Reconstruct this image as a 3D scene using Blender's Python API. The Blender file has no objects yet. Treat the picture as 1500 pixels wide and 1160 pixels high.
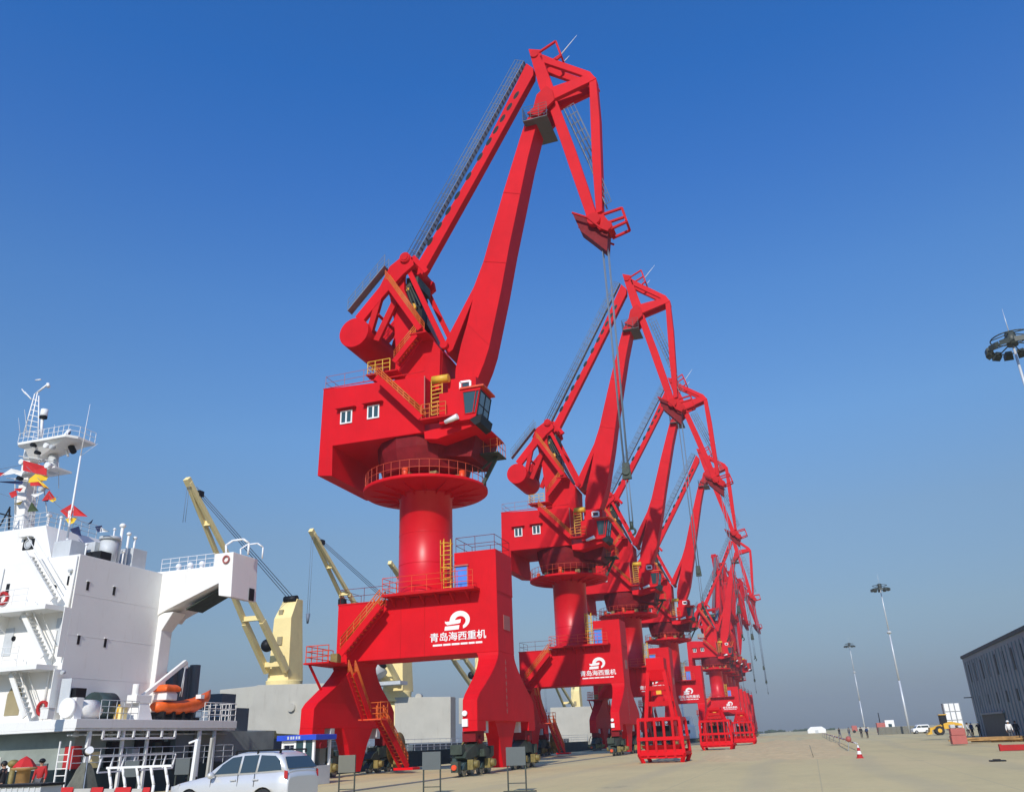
import bpy, bmesh, math, random
from mathutils import Vector, Matrix
random.seed(7); HAZE = True
sc = bpy.context.scene
COL = sc.collection
R = math.radians
# ------------------------------------------------------------------ survey of the place (camera pose, used to measure real positions)
FPX, ROLL, PITCH, YAW, CH = 1206.0, R(2.3), R(22.7), R(17.8), 1.7
FW = Vector((-math.sin(YAW)*math.cos(PITCH), math.cos(YAW)*math.cos(PITCH), math.sin(PITCH)))
RT = Vector((math.cos(YAW), math.sin(YAW), 0)); UP0 = RT.cross(FW)
CR = RT*math.cos(ROLL) - UP0*math.sin(ROLL); CU = RT*math.sin(ROLL) + UP0*math.cos(ROLL)
CAM = Vector((0, 0, CH))
def ray(x, y): return FW*FPX + CR*(x-750) + CU*(580-y)
def GY(x, y, Y): d = ray(x, y); return CAM + d*(Y/d.y)
def GX(x, y, X): d = ray(x, y); return CAM + d*(X/d.x)
def GZ(x, y, Z=0.0): d = ray(x, y); return CAM + d*((Z-CH)/d.z)

# ------------------------------------------------------------------ materials
M = {}
def mat(name, col, rough=.5, metal=0., var=.12, vscale=1.5, bump=0., bscale=20, spec=.5, trans=0., coat=0., dirt=None, dscale=.6, emis=None):
    m = bpy.data.materials.new(name); m.use_nodes = True; nt = m.node_tree; N = nt.nodes; L = nt.links
    b = N['Principled BSDF']
    b.inputs['Roughness'].default_value = rough; b.inputs['Metallic'].default_value = metal
    b.inputs['Specular IOR Level'].default_value = spec
    b.inputs['Transmission Weight'].default_value = trans; b.inputs['Coat Weight'].default_value = coat
    tc = N.new('ShaderNodeTexCoord')
    if var > 0 or dirt:
        no = N.new('ShaderNodeTexNoise'); no.inputs['Scale'].default_value = vscale; no.inputs['Detail'].default_value = 6; no.inputs['Roughness'].default_value = .6
        L.new(tc.outputs['Object'], no.inputs['Vector'])
        mr = N.new('ShaderNodeMapRange'); mr.inputs['From Min'].default_value = .3; mr.inputs['From Max'].default_value = .7
        mr.inputs['To Min'].default_value = 1-var; mr.inputs['To Max'].default_value = 1+var
        L.new(no.outputs['Fac'], mr.inputs['Value'])
        mu = N.new('ShaderNodeVectorMath'); mu.operation = 'SCALE'; mu.inputs[0].default_value = col[:3]
        L.new(mr.outputs['Result'], mu.inputs['Scale'])
        last = mu.outputs['Vector']
        if dirt:
            mp = N.new('ShaderNodeMapping'); mp.inputs['Scale'].default_value = (1, 1, .18); L.new(tc.outputs['Object'], mp.inputs['Vector'])
            n2 = N.new('ShaderNodeTexNoise'); n2.inputs['Scale'].default_value = dscale*4; n2.inputs['Detail'].default_value = 8; n2.inputs['Roughness'].default_value = .7
            L.new(mp.outputs['Vector'], n2.inputs['Vector'])
            r2 = N.new('ShaderNodeMapRange'); r2.inputs['From Min'].default_value = .56; r2.inputs['From Max'].default_value = .8; r2.inputs['To Max'].default_value = dirt[3]
            L.new(n2.outputs['Fac'], r2.inputs['Value'])
            mx = N.new('ShaderNodeMix'); mx.data_type = 'RGBA'; mx.inputs['B'].default_value = (*dirt[:3], 1)
            L.new(r2.outputs['Result'], mx.inputs['Factor']); L.new(last, mx.inputs['A']); last = mx.outputs['Result']
        L.new(last, b.inputs['Base Color'])
    else:
        b.inputs['Base Color'].default_value = (*col[:3], 1)
    if bump > 0:
        nb = N.new('ShaderNodeTexNoise'); nb.inputs['Scale'].default_value = bscale; nb.inputs['Detail'].default_value = 4
        L.new(tc.outputs['Object'], nb.inputs['Vector'])
        bp = N.new('ShaderNodeBump'); bp.inputs['Strength'].default_value = bump; bp.inputs['Distance'].default_value = .05
        L.new(nb.outputs['Fac'], bp.inputs['Height']); L.new(bp.outputs['Normal'], b.inputs['Normal'])
    M[name] = m
    return m
mat('red', (.66, .006, .013), .55, spec=.12, var=.11, vscale=.35, bump=.02, bscale=.9, dirt=(.36, .015, .018, .35))
mat('redcolumn', (.66, .006, .013), .36, spec=.35, var=.08, vscale=.5, bump=.02, bscale=1.2, dirt=(.36, .015, .018, .3))
mat('red2', (.56, .009, .013), .6, spec=.12, var=.1, vscale=.6, dirt=(.2, .03, .02, .4))
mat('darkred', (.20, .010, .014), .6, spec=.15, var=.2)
mat('orange', (.62, .12, .012), .5, var=.18, vscale=2)
mat('yellow', (.75, .42, .03), .5, var=.15)
mat('railred', (.50, .05, .015), .5, var=.15)
mat('orangered', (.75, .07, .015), .5, var=.15, vscale=2)
mat('grate', (.20, .23, .27), .6, var=.1, metal=.3)
mat('steel', (.30, .32, .34), .45, var=.15, metal=.6)
mat('rope', (.16, .20, .26), .6, var=.05)
mat('black', (.012, .013, .015), .5, spec=.2, var=.2)
mat('rubber', (.02, .02, .02), .8, var=.2)
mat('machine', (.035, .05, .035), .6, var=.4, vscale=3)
mat('olive', (.22, .17, .05), .6, var=.4, vscale=3)
mat('teal', (.03, .055, .055), .6, var=.3, vscale=1)
mat('white', (.80, .79, .76), .45, var=.04, vscale=.5, dirt=(.45, .36, .24, .3))
mat('shipwhite', (.86, .84, .79), .5, spec=.25, var=.03, vscale=.4, dirt=(.50, .42, .30, .35), bump=.03, bscale=1.2)
mat('signwhite', (.85, .84, .82), .5, var=.02)
mat('glass', (.03, .07, .08), .06, var=0, spec=.8)
mat('skyglass', (.10, .16, .20), .05, var=0, spec=1.)
mat('bluedoor', (.07, .24, .75), .45, var=.08)
mat('cream', (.95, .77, .36), .55, spec=.2, var=.06, vscale=.7, dirt=(.4, .28, .12, .45))
mat('creamdark', (.35, .29, .16), .6, var=.1)
mat('hatch', (.50, .48, .41), .6, var=.08, vscale=.5, dirt=(.3, .26, .2, .5))
mat('slate', (.11, .13, .135), .6, var=.15, vscale=.4, dirt=(.10, .08, .06, .6))
mat('greengrey', (.30, .33, .29), .6, var=.2, vscale=.7)
mat('boardgrey', (.17, .165, .13), .55, var=.06)
mat('boardblue', (.11, .125, .125), .55, var=.06)
mat('silver', (.66, .66, .66), .32, var=.02, metal=.25, coat=.5)
mat('carglass', (.04, .06, .07), .05, var=0, spec=.9)
mat('blue', (.02, .07, .55), .5, var=.1)
mat('lightgrey', (.55, .57, .58), .5, var=.08)
mat('lifeorange', (.85, .13, .01), .5, var=.18, vscale=3, bump=.2, bscale=4)
mat('shed', (.20, .255, .285), .6, var=.12, vscale=.4, dirt=(.08, .09, .10, .6))
mat('sheddark', (.025, .05, .055), .6, var=.3)
mat('sand', (.66, .49, .25), .95, var=.15, bump=.5, bscale=3)
mat('timber', (.38, .22, .08), .8, var=.35, vscale=1.5)
mat('skin', (.45, .25, .16), .6, var=.05)
mat('hair', (.01, .009, .008), .6, var=.1)
mat('clothblack', (.018, .018, .022), .85, var=.2)
mat('clothblue', (.03, .06, .14), .85, var=.2)
mat('clothgrey', (.12, .12, .13), .85, var=.2)
mat('clothred', (.45, .02, .02), .85, var=.2)
mat('flagred', (.55, .02, .02), .8, var=.1)
mat('flagyellow', (.85, .55, .03), .8, var=.1)
mat('flagblue', (.01, .02, .08), .8, var=.1)
mat('leaf', (.05, .075, .03), .9, var=.4, vscale=.3)
mat('polegrey', (.62, .64, .66), .4, var=.04, metal=.2)
mat('lampdark', (.05, .06, .05), .5, var=.2)
mat('pink', (.45, .12, .10), .6, var=.1)
mat('covercloth', (.13, .13, .10), .8, var=.4, vscale=2)
mat('concrete', (.45, .43, .38), .85, var=.12)

# ------------------------------------------------------------------ mesh builder
SPLIT = {'lightening_hole','slewing_gear','weld_seam','plate_seam','deck_bracket','brace','boom_fitting','window_pane','white_sack','warning_lamp','stand','side_window','shoe','railing','leg','hoop','handrail','edge_strip','door_gap','crossbar','access_panel','bulkhead_opening','bearing_stand','cargo_fall','luffing_cable','head_frame','landing','halyard','window_frame','tower_plate','striped_tube','window_hood','door_frame','junction_box'}
class MB:
    def __init__(s): s.v = []; s.f = []; s.mi = []; s.cur = 0; s.sm = []
    def add(s, vs, fs, smooth=False):
        n = len(s.v); s.v += [Vector(v) for v in vs]
        for f in fs: s.f.append([i+n for i in f]); s.mi.append(s.cur); s.sm.append(smooth)
        return s
    def box(s, a, b, rz=0., c=None):
        x0, y0, z0 = a; x1, y1, z1 = b
        vs = [(x0,y0,z0),(x1,y0,z0),(x1,y1,z0),(x0,y1,z0),(x0,y0,z1),(x1,y0,z1),(x1,y1,z1),(x0,y1,z1)]
        return s.add(vs, [(0,3,2,1),(4,5,6,7),(0,1,5,4),(1,2,6,5),(2,3,7,6),(3,0,4,7)])
    def bar(s, p, q, w, h=None, up=(0,0,1)):      # w across, h along 'up'
        h = h or w; p = Vector(p); q = Vector(q); d = (q-p).normalized(); u = Vector(up)
        if abs(d.dot(u)) > .98: u = Vector((1,0,0))
        r = d.cross(u).normalized(); u = r.cross(d).normalized()
        vs = []
        for c in (p, q):
            for a, b in ((-1,-1),(1,-1),(1,1),(-1,1)): vs.append(c + r*(a*w/2) + u*(b*h/2))
        return s.add(vs, [(0,1,2,3),(7,6,5,4),(0,4,5,1),(1,5,6,2),(2,6,7,3),(3,7,4,0)])
    def tube(s, p, q, r1, r2=None, n=10, cap=True):
        r2 = r1 if r2 is None else r2; p = Vector(p); q = Vector(q); d = (q-p).normalized()
        u = Vector((0,0,1)) if abs(d.z) < .9 else Vector((1,0,0)); a = d.cross(u).normalized(); b = d.cross(a)
        vs = []
        for c, r in ((p, r1), (q, r2)):
            for i in range(n): t = 2*math.pi*i/n; vs.append(c + a*(r*math.cos(t)) + b*(r*math.sin(t)))
        s.add(vs, [(i, (i+1)%n, (i+1)%n+n, i+n) for i in range(n)], True)
        if cap and r1 > 0: s.add(vs[:n], [tuple(range(n))[::-1]])
        if cap and r2 > 0: s.add(vs[n:], [tuple(range(n))])
        return s
    def path(s, pts, r, n=6):
        for a, b in zip(pts, pts[1:]): s.tube(a, b, r, n=n)
        return s
    def lathe(s, c, prof, n=48, smooth=True):
        c = Vector(c); vs = []
        for r, z in prof:
            for i in range(n): t = 2*math.pi*i/n; vs.append(c + Vector((r*math.cos(t), r*math.sin(t), z)))
        fs = []
        for k in range(len(prof)-1):
            for i in range(n): j = (i+1)%n; fs.append((k*n+i, k*n+j, (k+1)*n+j, (k+1)*n+i))
        return s.add(vs, fs, smooth)
    def prism(s, pts, off):                        # planar polygon (world points) pushed along off
        pts = [Vector(p) for p in pts]; off = Vector(off); n = len(pts)
        s.add(pts + [p+off for p in pts], [tuple(range(n)), tuple(range(n, 2*n))[::-1]] + [(i, i+n, (i+1)%n+n, (i+1)%n) for i in range(n)])
        return s
    def sections(s, secs, cap=True):               # list of loops of equal length
        n = len(secs[0]); vs = [v for l in secs for v in l]; fs = []
        for k in range(len(secs)-1):
            for i in range(n): j = (i+1)%n; fs.append((k*n+i, k*n+j, (k+1)*n+j, (k+1)*n+i))
        if cap: fs += [tuple(range(n))[::-1], tuple(range((len(secs)-1)*n, len(secs)*n))]
        return s.add(vs, fs)
    def ball(s, c, r, sx=1, sy=1, sz=1, n=12, m=8):
        c = Vector(c); prof = []
        vs = []; fs = []
        for k in range(m+1):
            a = math.pi*k/m
            for i in range(n): t = 2*math.pi*i/n; vs.append(c + Vector((r*sx*math.sin(a)*math.cos(t), r*sy*math.sin(a)*math.sin(t), -r*sz*math.cos(a))))
        for k in range(m):
            for i in range(n): j = (i+1)%n; fs.append((k*n+i, k*n+j, (k+1)*n+j, (k+1)*n+i))
        return s.add(vs, fs, True)
    def rail(s, pts, h=1.0, sp=1.2, r=.022, mids=1):
        pts = [Vector(p) for p in pts]
        for a, b in zip(pts, pts[1:]):
            for k in range(mids+1):
                dz = Vector((0,0,h*(k+1)/(mids+1))); s.tube(a+dz, b+dz, r, n=5, cap=False)
            n = max(1, int((b-a).length/sp))
            for i in range(n+1): p = a.lerp(b, i/n); s.tube(p, p+Vector((0,0,h)), r, n=5, cap=False)
        return s
    def clusters(s):
        groups = []; n0 = 0                                  # connected primitives
        par = list(range(len(s.v)))
        def find(a):
            while par[a] != a: par[a] = par[par[a]]; a = par[a]
            return a
        for f in s.f:
            for i in f[1:]: par[find(f[0])] = find(i)
        d = {}
        for fi, f in enumerate(s.f): d.setdefault(find(f[0]), []).append(fi)
        items = []
        for fs in d.values():
            P = [s.v[i] for fi in fs for i in s.f[fi]]
            items.append((fs, [min(p[k] for p in P)-.03 for k in range(3)], [max(p[k] for p in P)+.03 for k in range(3)]))
        m = len(items); pp = list(range(m))
        def g(a):
            while pp[a] != a: a = pp[a]
            return a
        for i in range(m):
            for j in range(i):
                if all(items[i][1][k] <= items[j][2][k] and items[j][1][k] <= items[i][2][k] for k in range(3)): pp[g(i)] = g(j)
        out = {}
        for i in range(m): out.setdefault(g(i), []).extend(items[i][0])
        return list(out.values())
    def build(s, name, mats, parent=None, origin=None, bevel=0.):
        if name in SPLIT and len(s.f) < 4000:
            cl = s.clusters()
            if len(cl) > 1:
                res = None
                for fs in cl:
                    b = MB(); idx = {}
                    for fi in fs:
                        for i in s.f[fi]:
                            if i not in idx: idx[i] = len(b.v); b.v.append(s.v[i])
                        b.f.append([idx[i] for i in s.f[fi]]); b.mi.append(s.mi[fi]); b.sm.append(s.sm[fi])
                    o = b._build(name, mats, parent, origin, bevel); res = res or o
                return res
        return s._build(name, mats, parent, origin, bevel)
    def _build(s, name, mats, parent=None, origin=None, bevel=0.):
        if isinstance(mats, str): mats = [mats]
        po = Vector(parent['wo']) if parent is not None else Vector((0,0,0))
        o3 = Vector(origin) if origin is not None else po
        me = bpy.data.meshes.new(name)
        me.from_pydata([tuple(v-o3) for v in s.v], [], s.f)
        for m in mats: me.materials.append(M[m])
        me.polygons.foreach_set('material_index', s.mi); me.polygons.foreach_set('use_smooth', s.sm)
        bm = bmesh.new(); bm.from_mesh(me)
        bmesh.ops.remove_doubles(bm, verts=bm.verts, dist=1e-5)
        bmesh.ops.recalc_face_normals(bm, faces=bm.faces); bm.to_mesh(me); bm.free(); me.update()
        o = bpy.data.objects.new(name, me); COL.objects.link(o)
        o.parent = parent; o.location = o3 - po; o['wo'] = tuple(o3)
        if bevel:
            b = o.modifiers.new('bevel', 'BEVEL'); b.width = bevel; b.segments = 2; b.limit_method = 'ANGLE'; b.angle_limit = R(40); b.use_clamp_overlap = True
        return o
def tag(o, label, cat, group=None, kind=None):
    if label: o['label'] = label
    if cat: o['category'] = cat
    if group: o['group'] = group
    if kind: o['kind'] = kind
    return o
def thing(name, loc, label, cat, group=None):
    o = bpy.data.objects.new(name, None); COL.objects.link(o); o.location = loc; o.empty_display_size = .5; o['wo'] = tuple(loc)
    return tag(o, label, cat, group)
def struct(mb, name, m): o = mb.build(name, m); o['kind'] = 'structure'; return o
def kids(o): return [c for c in bpy.data.objects if c.parent == o]
def copy_tree(o, parent=None):
    c = o.copy(); COL.objects.link(c); c.parent = parent
    for ch in kids(o): copy_tree(ch, c)
    return c

# ------------------------------------------------------------------ GROUND, WATER
QX = -32.0
def ground_mat():
    m = bpy.data.materials.new('quay_concrete'); m.use_nodes = True; nt = m.node_tree; N = nt.nodes; L = nt.links; b = N['Principled BSDF']
    b.inputs['Roughness'].default_value = .9
    tc = N.new('ShaderNodeTexCoord')
    def noise(s, d=6, r=.6, sc=(1,1,1)):
        mp = N.new('ShaderNodeMapping'); mp.inputs['Scale'].default_value = sc; L.new(tc.outputs['Object'], mp.inputs['Vector'])
        n = N.new('ShaderNodeTexNoise'); n.inputs['Scale'].default_value = s; n.inputs['Detail'].default_value = d; n.inputs['Roughness'].default_value = r
        L.new(mp.outputs['Vector'], n.inputs['Vector']); return n.outputs['Fac']
    def ramp(fac, a, b_, c0, c1):
        r = N.new('ShaderNodeMapRange'); r.inputs['From Min'].default_value = a; r.inputs['From Max'].default_value = b_; r.inputs['To Min'].default_value = c0; r.inputs['To Max'].default_value = c1
        L.new(fac, r.inputs['Value']); return r.outputs['Result']
    def mix(f, A, B):
        x = N.new('ShaderNodeMix'); x.data_type = 'RGBA'
        L.new(f, x.inputs['Factor'])
        for k, v in (('A', A), ('B', B)):
            if isinstance(v, tuple): x.inputs[k].default_value = (*v, 1)
            else: L.new(v, x.inputs[k])
        return x.outputs['Result']
    c = mix(ramp(noise(.06), .35, .65, 0, 1), (.63, .50, .235), (.71, .565, .27))
    c = mix(ramp(noise(.35, 8, .7, (1, .35, 1)), .45, .75, 0, .55), c, (.49, .39, .20))
    c = mix(ramp(noise(3.0, 8, .75), .5, .8, 0, .5), c, (.40, .34, .20))
    c = mix(ramp(noise(.03, 3), .52, .6, 0, .45), c, (.66, .50, .25))
    # wheel tracks along the quay
    w = N.new('ShaderNodeTexWave'); w.wave_type = 'BANDS'; w.bands_direction = 'X'; w.inputs['Scale'].default_value = .06; w.inputs['Distortion'].default_value = 5; w.inputs['Detail'].default_value = 3; w.inputs['Detail Scale'].default_value = .3
    L.new(tc.outputs['Object'], w.inputs['Vector'])
    c = mix(ramp(w.outputs['Fac'], .75, 1, 0, .25), c, (.42, .36, .24))
    br = N.new('ShaderNodeTexBrick'); br.offset = 0; br.inputs['Scale'].default_value = 1; br.inputs['Brick Width'].default_value = 5; br.inputs['Row Height'].default_value = 6; br.inputs['Mortar Size'].default_value = .025
    br.inputs['Color1'].default_value = (0,0,0,1); br.inputs['Color2'].default_value = (0,0,0,1); br.inputs['Mortar'].default_value = (1,1,1,1)
    L.new(tc.outputs['Object'], br.inputs['Vector'])
    c = mix(ramp(br.outputs['Color'], 0, 1, 0, .35), c, (.36, .31, .2))
    c = mix(ramp(noise(.22, 9, .72, (1, .5, 1)), .60, .68, 0, .45), c, (.22, .19, .13))
    L.new(c, b.inputs['Base Color'])
    bp = N.new('ShaderNodeBump'); bp.inputs['Strength'].default_value = .4; bp.inputs['Distance'].default_value = .05; L.new(noise(1.2, 8, .7), bp.inputs['Height']); L.new(bp.outputs['Normal'], b.inputs['Normal'])
    M['ground'] = m
ground_mat()
g = MB(); g.box((QX, -150, -3.5), (2600, 2600, 0)); struct(g, 'ground', 'ground')
mw = mat('water', (.03, .05, .06), .12, var=.1, bump=.6, bscale=.8)
g = MB(); g.add([(-3000,-400,-2.5),(QX-.02,-400,-2.5),(QX-.02,2600,-2.5),(-3000,2600,-2.5)], [(0,1,2,3)]); struct(g, 'water', 'water')
# crane rails set in the quay
RXR, RXL = -18.6, -28.5
for nm, x in (('crane_rail', RXR), ('crane_rail', RXL)):
    g = MB(); g.box((x-.05, -60, .0), (x+.05, 420, .06)); g.build(nm, 'steel')['kind'] = 'structure'
# sand berm
g = MB()
nx, ny = 40, 60; vs = []; fs = []
for j in range(ny+1):
    for i in range(nx+1):
        u = i/nx; v = j/ny; x = -9+12*u; y = 56+100*v
        e = min(1, 5*u)*min(1, 5*(1-u))*min(1, 8*v)*min(1, 8*(1-v))
        h = -.05 + e*(.22+.16*math.sin(x*1.3+y*.21)*math.sin(y*.17)+.06*random.random())
        vs.append((x + .8*math.sin(y*.13), y, h))
for j in range(ny):
    for i in range(nx): a = j*(nx+1)+i; fs.append((a, a+1, a+nx+2, a+nx+1))
g.add(vs, fs, True); struct(g, 'sand_berm', 'sand')
exec_parts = []
# ------------------------------------------------------------------ PORTAL CRANE
CX, CY = -23.5, 52.2
def PP(pts, Y): return [GY(x, y, Y) for x, y in pts]
def stair(name, parent, p, q, w=.8, side=(0,1,0), hr=1.0):
    p = Vector(p); q = Vector(q); side = Vector(side).normalized()*w
    m = MB()
    for s in (Vector((0,0,0)), side): m.bar(p+s, q+s, .08, .42)
    t = m; t.cur = 1; n = max(4, int((q-p).length/.32))
    dh = (q-p); dh.z = 0; dh = dh.normalized()*.12
    for i in range(1, n):
        c = p.lerp(q, i/n); t.prism([c-dh+side*.02, c+dh+side*.02, c+dh+side*.98, c-dh+side*.98], (0,0,.04))
    st = t.build(name, ['red', 'orange'], parent)
    h = MB()
    for s in (Vector((0,0,0)), side):
        for k in (.3, .5, .75, 1.0): h.tube(p+s+Vector((0,0,hr*k)), q+s+Vector((0,0,hr*k)), .042, n=5)
        k = max(2, int((q-p).length/.6))
        for i in range(k+1): c = p.lerp(q, i/k)+s; h.tube(c, c+Vector((0,0,hr)), .03, n=5)
    h.build('handrail', 'orange', st)
    return st

def make_crane():
    root = thing('portal_crane', (CX, CY, 0), 'tall red portal crane nearest the camera, its white emblem beside the cargo ship', 'crane', 'red portal cranes along the quay')
    Yn = CY-1.55; Yf = CY+1.55
    XR = GY(728, 880, Yn).x; XL = GY(495, 900, Yn).x
    zt = GY(600, 876, Yn).z; zb = GY(640, 960, Yn).z
    # --- portal frame: beam + two bell shaped legs
    zc = zt
    m = MB()
    m.prism([(XL,Yn,zb), (XR,Yn,zb), (XR,Yn,zc), (XL,Yn,zc)], (0, 2*1.55, 0))
    m.build('portal_beam', 'red', root, bevel=.03)
    def leg(xo, sgn):                                # xo outer face, sgn toward the inside
        prof = [(zb+.0, 1.552, 1.5), (zb-.2, 1.6, 1.36), (zb-.45, 1.75, 1.3), (zb-.9, 2.25, 1.2), (zb-1.5, 3.1, 1.1), (zb-2.1, 4.15, 1.0), (zb-2.6, 5.05, .92), (zb-2.95, 5.45, .9), (2.85, 5.5, .9)]
        secs = []
        for z, hy, w in prof:
            xi = xo+sgn*w
            a, b = sorted((xo, xi)); secs.append([(a,CY-hy,z),(b,CY-hy,z),(b,CY+hy,z),(a,CY+hy,z)])
        l = MB(); l.sections(secs); L_ = l.build('leg', 'red', root, bevel=.03)
        # centre pedestal under the leg, end gussets over the bogies
        s = MB(); xc = xo+sgn*.6
        for e in (-1, 1):
            p_ = MB(); a, b = sorted((xo, xo+sgn*.9)); y_a, y_b = sorted((CY+e*5.497, CY+e*4.1)); p_.box((a+.002,y_a,2.3),(b-.002,y_b,2.853)); p_.build('foot', 'red', L_)
        s.sections([[(xc-.42,CY-2.0,2.85),(xc+.42,CY-2.0,2.85),(xc+.42,CY+2.0,2.85),(xc-.42,CY+2.0,2.85)],
                    [(xc-.4,CY-1.3,1.9),(xc+.4,CY-1.3,1.9),(xc+.4,CY+1.3,1.9),(xc-.4,CY+1.3,1.9)],
                    [(xc-.35,CY-.55,.25),(xc+.35,CY-.55,.25),(xc+.35,CY+.55,.25),(xc-.35,CY+.55,.25)]])
        s.build('anchor_pedestal', 'red', L_)
        for e in (-1, 1):
            s = MB(); s.box((xc-.4, CY+e*4.6-.7, 1.75), (xc+.4, CY+e*4.6+.7, 2.295))
            s.tube((xc-.5, CY+e*4.6, 1.85), (xc+.5, CY+e*4.6, 1.85), .22, n=14)
            s.build('hinge_bracket', 'darkred', L_)
            s = MB(); s.box((xc-.3, CY+e*3.1-.25, 2.2), (xc+.3, CY+e*3.1+.2, 2.84)); s.build('junction_box', 'lightgrey', L_)
        lx = xo+(sgn*.35 if sgn > 0 else sgn*.72); f = MB(); f.box((lx-.17, CY-5.62, 2.55), (lx+.17, CY-5.505, 2.95))
        if sgn < 0: f.tube((lx, CY-5.66, 3.25), (lx, CY-5.505, 3.25), .15, n=12); f.build('warning_lamp', 'signwhite', L_)
        return L_, xc
    lr, xcr = leg(XR, -1); ll, xcl = leg(XL, 1)
    globals()['RXR'] = xcr; globals()['RXL'] = xcl
    for xc in (xcr, xcl):
        for e in (-1, 1):
            b = MB(); yc = CY+e*4.4
            b.cur = 2
            for kk in range(9):
                ry = yc+random.uniform(-2.1,2.1); rz_ = random.uniform(.8,1.5); rs_ = random.uniform(.12,.3); b.cur = random.choice((0,0,1,2)); b.box((xc-.55,ry-rs_,rz_-rs_),(xc-.3+random.uniform(0,.9),ry+rs_,rz_+rs_))
            for kk in range(5): ry = yc+random.uniform(-2,1.4); b.cur = random.choice((1,2)); b.path([Vector((xc-.5,ry,.9)),Vector((xc-.6,ry+.3,1.5)),Vector((xc-.45,ry+.7,1.9))],.05,6)
            b.cur = 0; b.prism([(xc-.3,yc-2.3,.95),(xc-.3,yc-1.9,1.25),(xc-.3,yc-.3,1.75),(xc-.3,yc+.3,1.75),(xc-.3,yc+1.9,1.25),(xc-.3,yc+2.3,.95),(xc-.3,yc+1.9,.85),(xc-.3,yc,1.05),(xc-.3,yc-1.9,.85)], (.6,0,0))
            b.cur = 1
            for k in (-1, 1):
                y2 = yc+k*1.35
                b.prism([(xc-.26,y2-1.1,.38),(xc-.26,y2-.85,.62),(xc-.26,y2,.98),(xc-.26,y2+.85,.62),(xc-.26,y2+1.1,.38),(xc-.26,y2+.8,.3),(xc-.26,y2,.5),(xc-.26,y2-.8,.3)], (.52,0,0))
                b.cur = 2; b.tube((xc-.9, y2+.3, .62), (xc-.3, y2+.3, .62), .19, n=12); b.tube((xc+.3, y2-.3, .62), (xc+.85, y2-.3, .62), .19, n=12); b.box((xc+.3,y2-.6,.35),(xc+.62,y2-.1,.85)); b.box((xc-.6,y2+.05,.35),(xc-.3,y2+.55,.9)); b.cur = 1
            b.cur = 0; b.box((xc-.2, yc+e*2.75-.35, .25), (xc+.2, yc+e*2.75+.1, .8)); b.cur = 3; b.tube((xc, yc+e*2.85, .5), (xc, yc+e*3.2, .5), .14, n=10)
            bo = b.build('bogie', ['machine', 'teal', 'olive', 'orangered'], root)
            for k in (-1, 1):
                for j in (-1, 1):
                    w = MB(); y3 = yc+k*1.35+j*.62
                    w.lathe((0,0,0), [(.08,-.13),(.34,-.13),(.34,-.08),(.3,-.08),(.3,.08),(.34,.08),(.34,.13),(.08,.13)], n=20)
                    w.v = [Vector((xc+v.z, y3+v.x, .36+v.y)) for v in w.v]
                    w.build('wheel', 'steel', bo)
    # cable reel between the bogies of the left leg
    w = MB(); yc = CY-.2; xx = xcl+1.6
    for dx in (-.22, .22): w.lathe((0,0,0), [(.15,dx-.02),(1.0,dx-.02),(1.0,dx+.02),(.15,dx+.02)], n=28)
    w.lathe((0,0,0), [(.5,-.2),(.72,-.2),(.72,.2),(.5,.2)], n=28)
    w.v = [Vector((xx+v.z, CY+3.2+v.x, 1.55+v.y)) for v in w.v]
    w.bar((xx, CY+3.2, 1.5), (xx, CY+3.2, .3), .3); w.build('cable_reel', 'olive', root)
    # --- transformer room on the right top of the beam
    xb = GY(665, 808, Yn).x; zb2 = GY(728, 803, Yn).z
    m = MB(); m.box((xb, Yn+.002, zc-.02), (XR, Yf+.1, zb2)); bx = m.build('switch_room', 'red', root, bevel=.02)
    d0 = GY(668, 866, Yn); d1 = GY(684, 829, Yn)
    m = MB(); m.box((d0.x, Yn-.03, zc+.25), (d1.x, Yn+.0, d1.z)); m.build('door', 'bluedoor', bx)
    m = MB(); m.box((d0.x-.12, Yn-.12, d1.z+.02), (d1.x+.12, Yn+.0, d1.z+.12))
    m.box((d0.x-.08, Yn-.05, zc+.2), (d0.x-.003, Yn, d1.z)); m.box((d1.x+.003, Yn-.05, zc+.2), (d1.x+.08, Yn, d1.z)); m.build('door_frame', 'pink', bx)
    m = MB(); m.rail([(xb+.1,Yn+.1,zb2),(XR-.1,Yn+.1,zb2),(XR-.1,Yf,zb2),(xb+.1,Yf,zb2),(xb+.1,Yn+.1,zb2)], 1.0, 1.1, .02); m.build('railing', 'darkred', bx)
    a = GX(737, 900, XR); b = GX(746, 924, XR)
    m = MB(); m.box((XR+.003, a.y, b.z), (XR+.03, b.y+.1, a.z)); m.build('side_hatch', 'pink', root)
    # seam strips on the beam
    for xs_ in (587, 622):
        c = GY(xs_, 920, Yn); m = MB(); m.box((c.x-.025, Yn-.02, zb+.02), (c.x+.025, Yn-.002, zt-.07)); m.build('weld_seam', 'red2', root)
    m = MB(); m.box((XL-.03, Yn-.03, zt-.06), (xb+.0, Yn+.6, zt+.03)); m.box((XR-.0, Yn-.02, zc-.05), (XR+.03, Yf+.02, zc+.03)); m.build('edge_strip', 'red2', root)
    # --- platform round the column foot
    p0 = GY(558, 882, Yn-1.1); p1 = GY(690, 868, Yn-1.1); zp = p1.z
    m = MB(); m.box((p0.x, Yn-1.1, zt+.05), (p1.x+.2, Yf+1.1, zt+.22))
    for i in range(6): x = p0.x+(p1.x-p0.x)*(i+.5)/6; m.prism([(x-.04,Yn-1.0,zt+.05),(x-.04,Yn,zt+.05),(x-.04,Yn,zt-.6)], (.08,0,0))
    pl = m.build('column_platform', 'red2', root, bevel=.01)
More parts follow.
